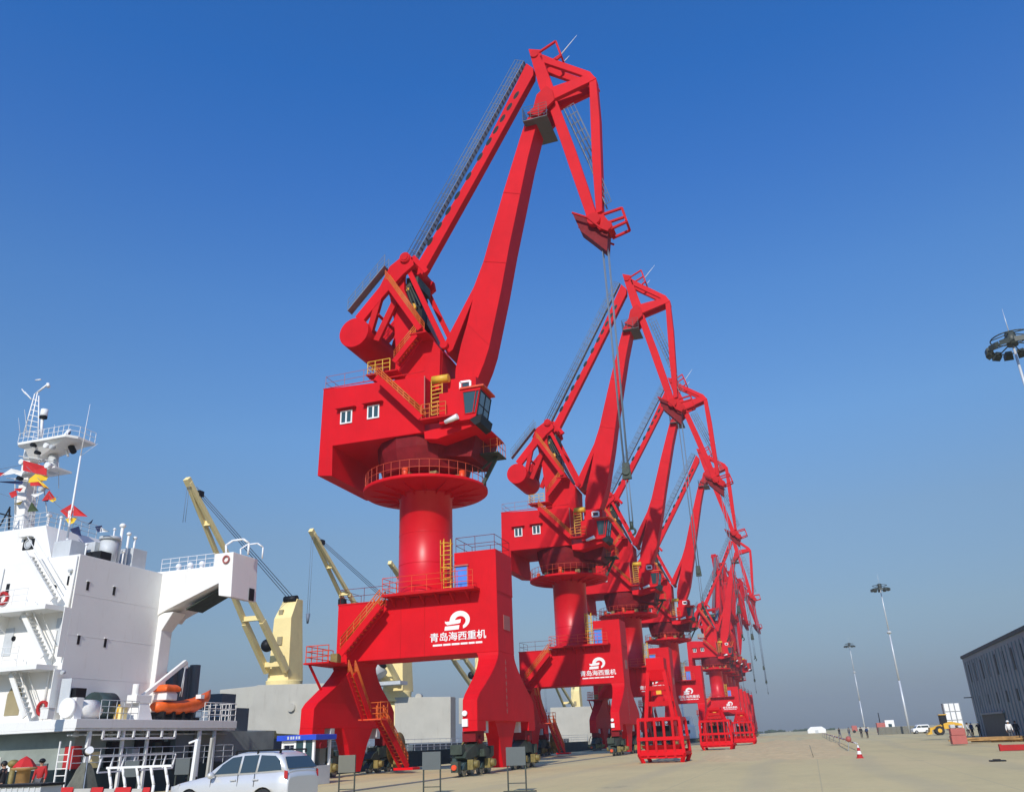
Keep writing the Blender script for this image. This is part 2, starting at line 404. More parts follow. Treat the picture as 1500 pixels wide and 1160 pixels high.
    m = MB(); m.rail([(p0.x+.05,Yf+1.05,zt+.22),(p0.x+.05,Yn-1.05,zt+.22),(p1.x+.1,Yn-1.05,zt+.22)], 1.05, 1.0, .022, mids=2); m.build('handrail', 'orangered', pl)
    m = MB(); m.rail([(XL+.1,Yf-.1,zt),(XL+.1,Yn+.1,zt),(p0.x-.1,Yn+.1,zt)], 1.0, 1.2, .018); m.build('railing', 'darkred', root)
    # --- column
    zr = 18.15
    m = MB(); rc = 1.86
    m.lathe((CX,CY,0), [(rc+.12,zt+.0),(rc+.12,zt+.5),(rc,zt+.55),(rc,zr-.45),(rc+.12,zr-.4),(rc+.14,zr-.1),(0,zr-.1)], n=64)
    for z in (zt+2.3, zt+4.4): m.lathe((CX,CY,0), [(rc,z-.02),(rc+.012,z-.02),(rc+.012,z+.02),(rc,z+.02)], n=64)
    m.build('column', 'redcolumn', root)
    m = MB(); xl = GY(655, 800, CY-1.4).x
    za = GY(655, 792, CY-1.9).z; zz = zt+.2
    m.cur = 0
    for dx in (0, .5): m.bar((xl+dx, CY-2.0, zz), (xl+dx, CY-2.0, za), .06)
    n = int((za-zz)/.3)
    for i in range(n): m.bar((xl, CY-2.0, zz+.3*i+.2), (xl+.5, CY-2.0, zz+.3*i+.2), .05)
    for i in range(int((za-zz)/.8)):
        z = zz+.8*i+.6; pts = [Vector((xl+.25+.42*math.cos(t), CY-2.0-.55*math.sin(t), z)) for t in [math.pi*k/6 for k in range(7)]]; m.path(pts, .035, 4)
    for t in (1, 3, 5): m.tube((xl+.25+.42*math.cos(math.pi*t/6), CY-2.0-.55*math.sin(math.pi*t/6), zz+.6), (xl+.25+.42*math.cos(math.pi*t/6), CY-2.0-.55*math.sin(math.pi*t/6), za), .03, n=4)
    m.build('ladder', 'yellow', root)['fixed'] = 1
    # emblem and lettering on the beam
    e0 = GY(634, 946, Yn-.02); e1 = GY(706, 893, Yn-.02)
    W_ = e1.x-e0.x; H_ = e1.z-GY(670, 946, Yn-.02).z; ex = e0.x; ez = GY(670, 944, Yn-.02).z
    def E2(u, v): return (ex+W_*u/1110., Yn-.012, ez+H_*(1020-v)/830.)
    m = MB()
    def arc(cx, cy, r, a0, a1, n=20): return [(cx+r*math.cos(R(a0+(a1-a0)*i/n)), cy-r*math.sin(R(a0+(a1-a0)*i/n))) for i in range(n+1)]
    outer = arc(610, 420, 225, 172, -72); inner = arc(620, 445, 122, -60, 165)
    shape = outer + inner + [(560,410),(635,400),(625,480),(600,500),(330,525),(280,480),(275,425),(300,438),(375,438)]
    m.prism([E2(u,v) for u,v in shape], (0,.01,0))
    m.prism([E2(u,v) for u,v in [(275,555),(600,545),(585,645),(262,655)]], (0,.01,0))
    m.build('emblem', 'signwhite', root)
    def text(s, cx, cz, size, Y=None, X=None, vertical=False, m_='signwhite', name='lettering', sx=1.):
        cu = bpy.data.curves.new('t', 'FONT'); cu.body = s; cu.size = size; cu.align_x = 'CENTER'; cu.align_y = 'CENTER'; cu.extrude = .006; cu.offset = 0
        to = bpy.data.objects.new('t', cu); COL.objects.link(to); bpy.context.view_layer.update()
        me = bpy.data.meshes.new_from_object(to.evaluated_get(bpy.context.evaluated_depsgraph_get())); bpy.data.objects.remove(to)
        bm = bmesh.new(); bm.from_mesh(me); g0 = list(bm.verts)[:]
        for j, (ox, oz) in enumerate(((.018,0),(0,.014),(.018,.014))):
            d_ = bmesh.ops.duplicate(bm, geom=[*g0, *{e for v in g0 for e in v.link_edges}, *{f for v in g0 for f in v.link_faces}])
            for e in d_['geom']:
                if isinstance(e, bmesh.types.BMVert): e.co.x += ox; e.co.y += oz; e.co.z += .0012*(j+1)
        bm.to_mesh(me); bm.free()
        me.materials.clear(); me.materials.append(M[m_])
        for v in me.vertices:
            x, y, z = v.co; x *= sx
            v.co = (cx+x-CX, Y+(-z)-CY, cz+y) if Y is not None else (X+z-CX, cx+x-CY, cz+y)
        o = bpy.data.objects.new(name, me); COL.objects.link(o); o.parent = root; o['wo'] = (CX, CY, 0); return o
    text('青岛海西重机', ex+W_*.5, ez+H_*.235, .58, Y=Yn-.012, sx=1.12)
    m = MB(); m.cur = 0
    xs = ex
    for k, wd in enumerate([.19, .15, .16, .14, .12, .13]):                 # the illegible small line of lettering below
        m.box((xs, Yn-.012, ez), (xs+W_*wd, Yn-.002, ez+H_*.055)); xs += W_*(wd+.02)
    m.build('small_lettering', 'signwhite', root)
    # faint small marks down the outer face of the right leg
    m = MB()
    for k in range(8):
        c = GX(740.5+k*.35, 969+10.2*k, XR)
        m.box((XR+.003, c.y-.13, c.z-.03), (XR+.01, c.y+.13, c.z+.02)); m.box((XR+.003, c.y-.03, c.z-.16), (XR+.01, c.y+.03, c.z+.14)); m.box((XR+.003, c.y-.10, c.z-.14), (XR+.01, c.y+.10, c.z-.10))
    m.build('faint_lettering', 'pink', root)
    # --- stairs up the portal
    a0 = GY(506, 985, CY-4.2); a1 = GY(530, 1055, CY-1.6)
    s0 = GY(556, 886, Yn-1.3); s1 = GY(498, 958, Yn-1.3)
    stair('stair', root, s1, s0+Vector((0,0,.0)), .8, (0,1,0))['fixed'] = 1
    land = GY(497, 972, Yn-1.6)
    m = MB(); m.box((land.x-1.4, Yn-3.6, land.z-.1), (land.x+.4, Yn-.1, land.z)); m.bar((land.x-1.2,Yn-.2,land.z-.1),(XL+.3,Yn+.3,land.z-1.2),.12); m.bar((land.x-1.2,Yn-3.2,land.z-.1),(XL+.3,Yn-1.5,land.z-2.2),.12)
    lo = m.build('landing', 'red2', root); lo['fixed'] = 1
    m = MB(); m.rail([(land.x+.3,Yn-3.5,land.z),(land.x-1.3,Yn-3.5,land.z),(land.x-1.3,Yn-.2,land.z)], 1.0, .6, .03, mids=2); m.build('handrail', 'orangered', lo)
    m = MB(); m.box((land.x-.9, Yn-1.2, land.z+.0), (land.x-.4, Yn-.7, land.z+.7)); m.build('cable_box', 'olive', lo)
    b0 = GY(510, 985, Yn-2.8); b1 = GY(533, 1053, Yn-.6)
    stair('stair', root, b1, b0, .6, (.25,1,0), .75)['fixed'] = 1
    m = MB(); m.box((b1.x-.3, b1.y-.2, b1.z-.08), (b1.x+1.3, b1.y+1.0, b1.z)); lo = m.build('landing', 'orangered', root); lo['fixed'] = 1
    m = MB(); m.rail([(b1.x-.2,b1.y+.9,b1.z),(b1.x+1.2,b1.y+.9,b1.z),(b1.x+1.2,b1.y-.1,b1.z)], 1.0, .6, .03, mids=2); m.build('handrail', 'orange', lo)
    stair('stair', root, Vector((b1.x+.6, b1.y+4.2, .35)), Vector((b1.x+.4, b1.y+.9, b1.z)), .5, (1,0,0), .8)['fixed'] = 1
    m = MB(); m.box((b1.x+.2, b1.y+3.9, .2), (b1.x+1.6, b1.y+5.0, .35)); m.build('stair_base', 'red', root)['fixed'] = 1
    # --- slewing ring platform
    m = MB(); m.lathe((CX,CY,0), [(1.9,zr-.22),(4.35,zr-.05),(4.42,zr),(4.42,zr+.2),(2.4,zr+.22),(2.4,zr+1.1),(2.0,zr+1.1)], n=72)
    for i in range(16):
        t = 2*math.pi*i/16; c, s = math.cos(t), math.sin(t)
        m.prism([Vector((CX+1.9*c-.03*s, CY+1.9*s+.03*c, zr-.5)), Vector((CX+1.9*c-.03*s, CY+1.9*s+.03*c, zr-.1)), Vector((CX+4.2*c-.03*s, CY+4.2*s+.03*c, zr-.05))], (.06*s, -.06*c, 0))
    rg = m.build('ring_platform', 'red', root)
    m = MB(); pts = [Vector((CX+4.3*math.cos(t), CY+4.3*math.sin(t), zr+.2)) for t in [2*math.pi*k/40 for k in range(41)]]
    m.rail(pts, 1.05, .6, .025, mids=1); m.build('handrail', 'railred', rg)
    m = MB()
    for i in range(10):
        t = 2*math.pi*i/10+.3; m.box((CX+3.0*math.cos(t)-.25, CY+3.0*math.sin(t)-.25, zr+.2), (CX+3.0*math.cos(t)+.25, CY+3.0*math.sin(t)+.25, zr+.75))
        if i % 2: m.cur = 1; m.tube((CX+3.4*math.cos(t), CY+3.4*math.sin(t), zr+.2), (CX+3.4*math.cos(t), CY+3.4*math.sin(t), zr+1.0), .22, n=12); m.cur = 0
    m.build('slewing_gear', ['olive', 'orangered'], rg)
    # bracket platform at the right side of the ring
    q = GY(722, 668, CY)
    m = MB(); m.bar((CX+4.3, CY, zr+.1), (q.x+.3, CY, q.z-.1), .22); m.bar((CX+4.0, CY, zr+1.1), (q.x+.3, CY, q.z), .12); m.box((q.x-1.0, CY-.9, q.z-.08), (q.x+.7, CY+.9, q.z))
    bp_ = m.build('access_bracket', 'machine', root)
    m = MB(); m.rail([(q.x-.9,CY-.85,q.z),(q.x+.65,CY-.85,q.z),(q.x+.65,CY+.85,q.z)], 1.0, .5, .025, mids=1); m.build('handrail', 'orange', bp_)
    # --- upper works: slewing frame
    hy0, hy1 = CY-3.6, CY+3.6
    zu = GY(622, 634, hy0).z
    m = MB(); m.lathe((CX,CY,0), [(2.55,zr+.95),(3.1,zr+1.1),(3.2,zr+1.5),(3.45,zu-.7),(3.5,zu+.1),(0,zu+.1)], n=14, smooth=False)
    m.build('slewing_frame', 'darkred', root, bevel=.02)
    pr = PP([(474,570),(465,697),(486,697),(487,653),(622,633),(622,551)], hy0)
    m = MB(); m.prism(pr, (0, hy1-hy0, 0)); hs = m.build('machinery_house', 'red', root, bevel=.03)
    for cx, cy in ((507.5,611), (547,603.5)):
        c = GY(cx, cy, hy0-.02); w, h = .47, .50
        f = MB()
        for a, b in (((c.x-w,c.z-h),(c.x+w,c.z-h+.09)), ((c.x-w,c.z+h-.09),(c.x+w,c.z+h)), ((c.x-w,c.z-h+.09),(c.x-w+.09,c.z+h-.09)), ((c.x+w-.09,c.z-h+.09),(c.x+w,c.z+h-.09)), ((c.x-.06,c.z-h+.09),(c.x+.06,c.z+h-.09))):
            f.box((a[0], hy0-.08, a[1]), (b[0], hy0-.002, b[1]))
        wo_ = f.build('window', 'signwhite', hs)
        f = MB(); f.box((c.x-w+.09, hy0-.03, c.z-h+.09), (c.x-.06, hy0-.003, c.z+h-.09)); f.box((c.x+.06, hy0-.03, c.z-h+.09), (c.x+w-.09, hy0-.003, c.z+h-.09)); f.build('window_pane', 'glass', hs)
        f = MB(); f.prism([(c.x-w-.3,hy0-.001,c.z+h+.22),(c.x-w-.3,hy0-.4,c.z+h+.16),(c.x-w-.3,hy0-.4,c.z+h+.12),(c.x-w-.3,hy0-.001,c.z+h+.16)], (2*w+.6,0,0)); f.build('window_hood', 'red2', hs)
    zrf = pr[0].z; m = MB(); r0 = pr[0]
    m.rail([(r0.x+.1,hy1-.1,zrf),(r0.x+.1,hy0+.1,zrf),(GY(560,560,hy0).x,hy0+.1,zrf+.02)], 1.0, 1.3, .018, mids=1); m.build('railing', 'pink', hs)
    m = MB(); m.box((r0.x-.002-.03, hy0-.03, zrf-.05), (pr[-1].x, hy0+.0, zrf+.02)); m.build('roof_edge', 'red2', hs)
    # cab deck and cab
    cy0 = CY-4.2
    m = MB(); m.prism(PP([(621,632),(700,612),(706,619),(640,643),(622,643)], cy0+.4), (0, 4.6, 0)); m.build('cab_deck', 'red', root, bevel=.02)
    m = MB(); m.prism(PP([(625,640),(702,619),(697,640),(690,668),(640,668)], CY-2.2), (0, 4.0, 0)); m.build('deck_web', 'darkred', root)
    sidep = PP([(643,577),(676,570),(704,566),(697,609),(688,614),(643,621)], cy0)
    m = MB(); m.prism(sidep, (0, 2.1, 0)); cab = m.build('cab', 'red', root, bevel=.02)
    gp = PP([(678,574.5),(702.5,571),(696,604),(681,606.5)], cy0-.012)
    m = MB(); m.prism(gp, (0, .010, 0)); m.build('side_window', 'glass', cab)
    m = MB()
    for a, b in zip(gp, gp[1:]+gp[:1]): m.bar(a-Vector((0,.02,0)), b-Vector((0,.02,0)), .06, .05)
    m.bar(gp[0].lerp(gp[1],.80)-Vector((0,.02,0)), gp[3].lerp(gp[2],.80)-Vector((0,.02,0)), .08, .05)
    m.build('window_frame', 'red2', cab)
    fA, fB = sidep[2], sidep[3]; fz = (fB-fA)
    nrm = Vector((.02, 0, 0))
    q0 = fA+fz*.13+nrm; q1 = fA+fz*.93+nrm
    m = MB(); m.prism([q0+Vector((0,.12,0)), q0+Vector((0,1.98,0)), q1+Vector((0,1.98,0)), q1+Vector((0,.12,0))], (.012,0,0)); m.build('front_window', 'skyglass', cab)
    m = MB()
    for y in (.06, 1.04, 2.04): m.bar(q0+Vector((.02,y,0)), q1+Vector((.02,y,0)), .08, .05, up=(1,0,0))
    m.bar(q0+Vector((.02,0,.03)), q0+Vector((.02,2.1,.03)), .07); m.bar(q1+Vector((.02,0,-.03)), q1+Vector((.02,2.1,-.03)), .07); m.bar(q0.lerp(q1,.55)+Vector((.02,0,0)), q0.lerp(q1,.55)+Vector((.02,2.1,0)), .05)
    m.build('front_frame', 'black', cab)
    s4, s5 = sidep[4], sidep[3]
    m = MB(); m.prism(PP([(697.3,608.5),(706,606),(703,618),(696,622),(688,615)], cy0+.02), (0, 2.1, 0)); m.build('cab_floor', 'black', cab)
    m = MB(); zc1 = GY(676,569,cy0).z
    m.prism([Vector((sidep[1].x-.1, cy0-.12, sidep[2].z+.0)), Vector((sidep[2].x+.25, cy0-.12, sidep[2].z+.0)), Vector((sidep[2].x+.25, cy0-.12, sidep[2].z+.12)), Vector((sidep[1].x-.1, cy0-.12, sidep[2].z+.12))], (0,2.35,0)); m.build('cab_roof', 'orangered', cab)
    m = MB(); c = GY(662, 617, cy0-.3); m.tube(c+Vector((-.5,0,0)), c+Vector((.45,-.1,.25)), .14, .2, n=12); m.build('floodlight', 'signwhite', cab)
    # electrical cabin behind the cab with a small white framed window
    m = MB(); m.prism(PP([(656,556),(697,551),(697,578),(656,585)], CY-3.0), (0, 2.0, 0)); ec = m.build('electrical_cabin', 'red', root, bevel=.02)
    wp = PP([(674.5,560),(689,558),(689,568),(674.5,570)], CY-3.02)
    m = MB()
    for a, b in zip(wp, wp[1:]+wp[:1]): m.bar(a-Vector((0,.03,0)), b-Vector((0,.03,0)), .15, .05, up=(0,1,0))
    m.build('window', 'signwhite', ec)
    m = MB(); m.prism(PP([(677,562),(687,560.5),(687,567),(677,568.5)], CY-3.03), (0,.01,0)); m.build('window_pane', 'glass', ec)
    m = MB()
    for a in ((632,608),(648,604)):
        c = GY(*a, cy0+.8); m.bar(c, c+Vector((0,0,2.6)), .06)
    c = GY(632,608,cy0+.8); d = GY(648,604,cy0+.8)
    for k in range(9): m.bar(c+Vector((0,0,.3*k)), d+Vector((0,0,.3*k)), .06)
    m.tube(c+Vector((.1,0,2.6)), d+Vector((.5,0,2.5)), .3, n=10)
    m.build('ladder', 'yellow', root)
    # --- tower (A-frame)
    ty0, ty1 = CY-1.7, CY+1.7
    nearp = [(577,570),(580,520),(577,470),(571,435),(561,412),(570,394),(583,385),(594,386),(592,405),(592,425),(604,455),(618,478),(645,512),(643,572)]
    m = MB(); m.prism(PP(nearp, ty0), (0, .35, 0)); m.prism(PP(nearp, ty0), (0,.35,0))
    m = MB(); m.prism(PP(nearp, ty0), (0, .35, 0)); tw = m.build('tower', 'red', root, bevel=.02)
    farp = [Vector((p.x, ty1-.35, p.z)) for p in PP(nearp, ty0)]
    m = MB(); m.prism(farp, (0,.35,0)); m.build('tower_plate', 'red', tw)
    core = PP([(577,570),(580,520),(600,490),(622,485),(645,512),(643,572)], ty0)
    m = MB(); m.prism([p+Vector((.02,.36,0)) for p in core], (0, ty1-ty0-.72, 0)); m.build('tower_core', 'red2', tw)
    sh = GY(598, 383, ty0)
    m = MB(); m.tube((sh.x, ty0-.7, sh.z), (sh.x, ty1+.7, sh.z), .42, n=20); m.tube((sh.x, ty0-.75, sh.z), (sh.x, ty0-.7, sh.z), .3, n=16); m.build('apex_shaft', 'red2', tw)
    # luffing machinery between the plates
    m = MB(); c = GY(603, 430, CY-.8)
    m.box((c.x-.6, CY-1.2, c.z-1.0), (c.x+.5, CY+1.2, c.z+.3)); c2 = GY(612, 452, CY-.8); m.box((c2.x-.5, CY-1.1, c2.z-1.2), (c2.x+.5, CY+1.1, c2.z+.1))
    m.cur = 1; c3 = GY(595, 421, CY-1.3); m.tube(c3, c3+Vector((0,.8,0)), .32, n=14); m.tube(c3+Vector((.6,0,-1.8)), c3+Vector((.6,.8,-1.8)), .25, n=14)
    m.cur = 2; m.box((c.x-.2, CY-1.35, c.z+.3), (c.x+.8, CY+1.0, c.z+1.1))
    for k in range(5): m.bar(c+Vector((.2*k-.4,-.5,.3)), c+Vector((.3*k+.1,-.5,-1.6)), .08)
    m.build('luffing_drive', ['black', 'yellow', 'machine'], root)
    ra, rb = GY(622, 462, CY), GY(650, 512, CY)
    m = MB(); m.bar(ra, rb, .35, .3); m.bar(ra+Vector((0,0,.3)), rb+Vector((0,0,.3)), .15, .2); m.build('luffing_rack', 'grate', root)
    for y, a, b in ((ty0-.15, (597,392), (651,506)), (ty1+.0, (597,392), (651,506))):
        pa, pb = GY(*a, ty0-.15), GY(*b, ty0-.15); pa.y = pb.y = y
        m = MB(); m.bar(pa, pb, .2, .38); m.tube(pb-Vector((0,.2,0)), pb+Vector((0,.2,0)), .3, n=14); m.build('luffing_rod', 'red', root)
    # --- balance arm with counterweight
    cw = GY(518, 487, CY-2.75); m = MB(); arm = [(520,464),(556,420),(571,390),(586,378),(604,376),(606,388),(590,402),(563,432),(530,472)]
    m.prism(PP(arm, ty0-.5), (0,.4,0)); fa = [Vector((p.x, ty1+.1, p.z)) for p in PP(arm, ty0-.5)]; m.prism(fa, (0,.4,0))
    m.tube((sh.x+.1, ty0-.4, sh.z), (sh.x+.1, ty1+.4, sh.z), .25, n=14); m.tube((cw.x+1.6,ty0-.3,cw.z+1.6),(cw.x+1.6,ty1+.3,cw.z+1.6),.12,n=10)
    m.bar(Vector((PP(arm,ty0-.5)[4].x, ty0-.3, PP(arm,ty0-.5)[4].z)), Vector((PP(arm,ty0-.5)[4].x+1.2, ty0-.3, PP(arm,ty0-.5)[4].z-1.6)), .4)
    ba = m.build('balance_arm', 'red', root, bevel=.02)
    cw = GY(518, 487, CY-2.75)
    m = MB(); m.tube((cw.x, CY-2.75, cw.z), (cw.x, CY+2.75, cw.z), 1.22, n=48); m.build('counterweight', 'red', ba, bevel=.03)
    for y in (ty0-.3, ty1+.3):
        a = PP(arm, ty0-.5)[1]; m = MB(); m.bar((a.x+.1, y, a.z-.4), (cw.x+1.0, y, cw.z+.2), .35, .5); m.build('weight_strut', 'red2', ba)
        m = MB(); m.bar((a.x+1.3, y, a.z-1.5), (cw.x+1.6, y, cw.z-.7), .3, .5); m.build('weight_strut', 'red2', ba)
    w0, w1 = GY(512, 458, ty0-.6), GY(566, 392, ty0-.6)
    m = MB(); m.bar(w0, w1, .7, .05); m.rail([w0+Vector((0,-.3,0)), w1+Vector((0,-.3,0))], 1.0, .8, .022, mids=2); m.rail([w0+Vector((0,.4,0)), w1+Vector((0,.4,0))], 1.0, .8, .022, mids=2); m.build('walkway', 'grate', ba)
    # --- stairs on the tower (near side)
    ys = ty0-1.35
    stair('stair', root, GY(615,482,ys), GY(564,411,ys), .75, (0,1,0), .9)
    stair('stair', root, GY(577,530,ys), GY(609,490,ys), .75, (0,1,0), .9)
    m = MB(); c = GY(610,488,ys); m.box((c.x-.5, ys-.1, c.z-.1), (c.x+.8, ty0, c.z)); c = GY(560,545,ys); m.box((c.x-1.3, ys-.1, c.z-.1), (c.x+1.2, ty0, c.z)); c_ = c.copy()
    m.bar((c.x-1.2, ys+.3, c.z-.15), (c.x+1.6, ty0-.1, c.z-1.0), .15); lo = m.build('landing', 'red2', root)
    m = MB(); m.rail([(c_.x-1.2,ty0,c_.z),(c_.x-1.2,ys,c_.z),(c_.x+.6,ys,c_.z)], 1.0, .5, .035, mids=2); m.build('handrail', 'yellow', lo)
    hs0 = GY(551, 552, hy0-.9); hs1 = GY(616, 612, hy0-.9)
    stair('stair', root, hs1, hs0, .8, (0,1,0), .8)
    m = MB(); c = GY(625, 612, hy0-.9); m.box((c.x-.5, hy0-.95, c.z-.12), (c.x+2.2, hy0-.0, c.z)); lo = m.build('landing', 'red2', root)
    m = MB(); m.rail([(c.x-.4,hy0-.9,c.z),(c.x+1.4,hy0-.9,c.z)], 1.0, .5, .035, mids=2); m.build('handrail', 'orange', lo)
    m = MB(); c = GY(622, 570, hy0-.05); m.bar((pr[-1].x+.02, hy0-.03, zu+.8), (pr[-1].x+.02, hy0-.03, pr[-1].z), .07); m.build('corner_highlight', 'pink', hs)  # pale strip paints the bright highlight down the house corner
    # --- main boom (origin at its foot pivot)
    by0 = CY-1.0
    piv = GY(684, 572, CY)
    bp = [(769,180),(762,201),(737,282),(719,344),(708,383),(694,420),(649,506),(655,519),(663,512),(692,440),(684,474),(675,505),(667,541),(666,566),(676,580),(692,572),(702,549),(709,532),(716,510),(734,425),(746,360),(773,232),(789,170),(793,159),(781,158)]
    m = MB(); m.prism(PP(bp, by0), (0, 2.0, 0)); bo = m.build('main_boom', 'red', root, origin=piv, bevel=.03)
    m = MB(); m.prism(PP([(772,166),(781,158),(786,139),(800,126),(809,132),(812,146),(800,158),(790,170)], by0-.25), (0,.25,0)); m.build('boom_head', 'red2', bo); m = MB()
    t_ = [Vector((p.x, by0+2.0, p.z)) for p in PP([(772,166),(781,158),(786,139),(800,126),(809,132),(812,146),(800,158),(790,170)], by0-.25)]; m.prism(t_, (0,.25,0))
    m.build('boom_head', 'red2', bo)
    pl0 = GY(764, 163, by0-.9); pl1 = GY(795, 172, by0-.9)
    m = MB(); m.box((pl0.x, by0-.7, pl0.z-.9), (pl1.x+.3, by0+2.6, pl0.z-.84)); m.rail([(pl1.x+.3,by0-.7,pl0.z-.84),(pl0.x,by0-.7,pl0.z-.84),(pl0.x,by0+2.6,pl0.z-.84)], 1.3, .6, .02, mids=4); m.build('head_platform', 'slate', bo)
    # weld seams along the boom
    m = MB()
    for (a, b) in (((684,474),(716,505)), ((737,282),(763,284)), ((708,383),(742,385))): m.bar(GY(*a,by0-.01), GY(*b,by0-.01), .05, .03, up=(0,1,0))
    m.build('weld_seam', 'red2', bo)
    # --- fly jib (origin at boom head pivot)
    jy0 = CY-.8; PV = GY(802, 140, CY)
    m = MB()
    m.prism(PP([(774,72),(791,73),(800,100),(812,132),(812,150),(798,152),(789,126)], jy0), (0,1.6,0))
    m.prism(PP([(790,82),(795,80),(812,87),(864,105),(873,115),(866,119),(850,110),(794,91)], jy0), (0,.35,0))
    m.prism([p+Vector((0,1.25,0)) for p in PP([(790,82),(795,80),(812,87),(864,105),(873,115),(866,119),(850,110),(794,91)], jy0)], (0,.35,0))
    m.prism(PP([(806,128),(810,127),(853,112),(872,113),(864,120),(812,145)], jy0+.003), (0,.4,0))
    m.prism([p+Vector((0,1.2,0)) for p in PP([(806,128),(810,127),(853,112),(872,113),(864,120),(812,145)], jy0+.003)], (0,.4,0))
    m.prism(PP([(862,107),(873,114),(878,170),(881,257),(882,309),(873,313),(867,232),(863,124)], jy0+.05), (0,.9,0))
    m.prism(PP([(801,148),(816,148),(841,214),(861,273),(873,311),(873,324),(860,322),(857,311),(836,251)], jy0+.006), (0,.8,0))
    jb = m.build('fly_jib', 'red', root, origin=PV, bevel=.03)
    hub = GY(870, 322, jy0)
    m = MB(); m.tube((hub.x, jy0-.2, hub.z), (hub.x, jy0+1.3, hub.z), .5, n=24); m.tube((hub.x+.9, jy0, hub.z-.7), (hub.x+.9, jy0+1.3, hub.z-.7), .4, n=20); m.prism([(hub.x-.5,jy0+.1,hub.z+.6),(hub.x+.7,jy0+.1,hub.z+.4),(hub.x+1.4,jy0+.1,hub.z-1.0),(hub.x+.3,jy0+.1,hub.z-.9)],(0,1.0,0))
    m.build('sheave', 'red2', jb)
    hp = PP([(838,312),(861,319),(880,334),(891,338),(889,368),(866,350),(850,338)], jy0+.3)
    m = MB(); m.prism(hp, (0,1.0,0)); m.build('sheave_guard', 'darkred', jb)
    m = MB(); hb = PP([(838,312),(861,319),(880,334),(891,338)], jy0-.2)
    for a, b in zip(hb, hb[1:]): m.bar(a, b, .14, .12); m.bar(a+Vector((0,2.0,0)), b+Vector((0,2.0,0)), .14, .12)
    br = PP([(882,315),(911,305),(918,325),(892,337)], jy0+.2)
    for y in (0, 1.2):
        for a, b in zip(br, br[1:]): m.bar(a+Vector((0,y,0)), b+Vector((0,y,0)), .18, .16)
    m.bar(br[1], br[1]+Vector((0,1.2,0)), .16); m.bar(br[2], br[2]+Vector((0,1.2,0)), .16)
    m.build('head_frame', 'red2', jb)
    tb = PP([(790,77),(814,61),(822,82),(815,88)], jy0)
    m = MB()
    for y in (0, 1.6):
        for a, b in zip(tb, tb[1:]): m.bar(a+Vector((0,y,0)), b+Vector((0,y,0)), .16)
    m.bar(tb[1], tb[1]+Vector((0,1.6,0)), .14); m.bar(tb[2], tb[2]+Vector((0,1.6,0)), .14); m.build('tail_frame', 'red2', jb)
    tsh = GY(783, 80, jy0)
    m = MB(); m.tube((tsh.x, jy0-.12, tsh.z), (tsh.x, jy0+1.7, tsh.z), .36, n=20); m.build('tail_sheave', 'red2', jb)
    m = MB(); m.tube(GY(817,86,CY), GY(845,52,CY), .06, .012, n=6); m.tube(GY(825,92,CY), GY(834,82,CY), .05, .012, n=6); m.build('lightning_rod', 'signwhite', jb)
    # grated walkways
    def walkway(parent, p, q, w=.9, n=2, rails=(0,1), hvec=(0,0,1), hh=1.0):
        p = Vector(p); q = Vector(q); m = MB(); Yv = Vector((0, w, 0)); hv = Vector(hvec).normalized()
        for k in range(5): m.bar(p+Yv*(k/4), q+Yv*(k/4), .06, .04)
        c = int((q-p).length/.45)
        for i in range(c+1): a = p.lerp(q, i/c); m.bar(a, a+Yv, .10, .03)
        for e in rails:
            a = p+Yv*e; b = q+Yv*e
            for k in (.33, .66, 1): m.tube(a+hv*hh*k, b+hv*hh*k, .026, n=5)
            c = int((q-p).length/.9)
            for i in range(c+1): s = a.lerp(b, i/c); m.tube(s, s+hv*hh, .026, n=5)
        return m.build('walkway', 'grate', parent)
    tip = GY(783, 78, CY)
    walkway(jb, GY(826,160,jy0+.3), GY(861,235,jy0+.3), 1.0, hvec=(1,0,.4), hh=.9)
    walkway(jb, GY(861,235,jy0+.3), GY(887,300,jy0+.3), .6, rails=(0,), hvec=(1,0,.4), hh=.5)
    # --- tie beam from tower top to jib tail (origin at tower apex)
    AP = GY(608, 396, CY)
    m = MB(); m.prism(PP([(771,93),(781,100),(781,110),(701,255),(618,403),(612,407),(603,400),(700,235)], CY-.7), (0,.75,0))
    tbm = m.build('tie_beam', 'red', root, origin=AP, bevel=.03)
    m = MB()
    for t in (.12, .2, .28, .36, .46, .56, .64, .70, .76, .82, .88):
        a = Vector((610,388)).lerp(Vector((776,106)), t); c = GY(a.x, a.y, CY-.703); d = (GY(776,106,CY)-GY(610,388,CY)).normalized(); nn = Vector((d.z,0,-d.x))
        m.prism([c+d*(.42*math.cos(k*math.pi/8))+nn*(.17*math.sin(k*math.pi/8)) for k in range(16)], (0,.001,0))
    m.build('lightening_hole', 'black', tbm)
    walkway(tbm, GY(604,383,CY-.9), GY(767,90,CY-.9), .5, hvec=(-.9,0,.5), hh=.85, rails=(0,1))
    # --- hoist rope, block and hook
    F = GY(887, 366, CY)
    zend = GY(935, 765, CY).z; zblk = GY(925, 690, CY).z
    m = MB()
    for dx, dy in ((-.2,-.2),(.2,-.2),(-.2,.2),(.2,.2)): m.tube((F.x+dx, CY+dy, F.z), (F.x+dx*.6, CY+dy*.6, zblk), .045, n=6)
    m.tube((F.x-.1, CY, zblk), (F.x-.1, CY, zend), .04, n=6); m.tube((F.x+.1, CY, zblk), (F.x+.1, CY, zend), .04, n=6)
    hr = m.build('hoist_rope', 'rope', root, origin=F)
    m = MB(); m.prism([(F.x-.3,CY-.15,zblk-.5),(F.x+.3,CY-.15,zblk-.5),(F.x+.22,CY-.15,zblk+.6),(F.x-.22,CY-.15,zblk+.6)], (0,.3,0)); m.tube((F.x,CY-.25,zblk),(F.x,CY+.25,zblk),.26,n=16); m.build('pulley_block', 'machine', hr); m = MB()
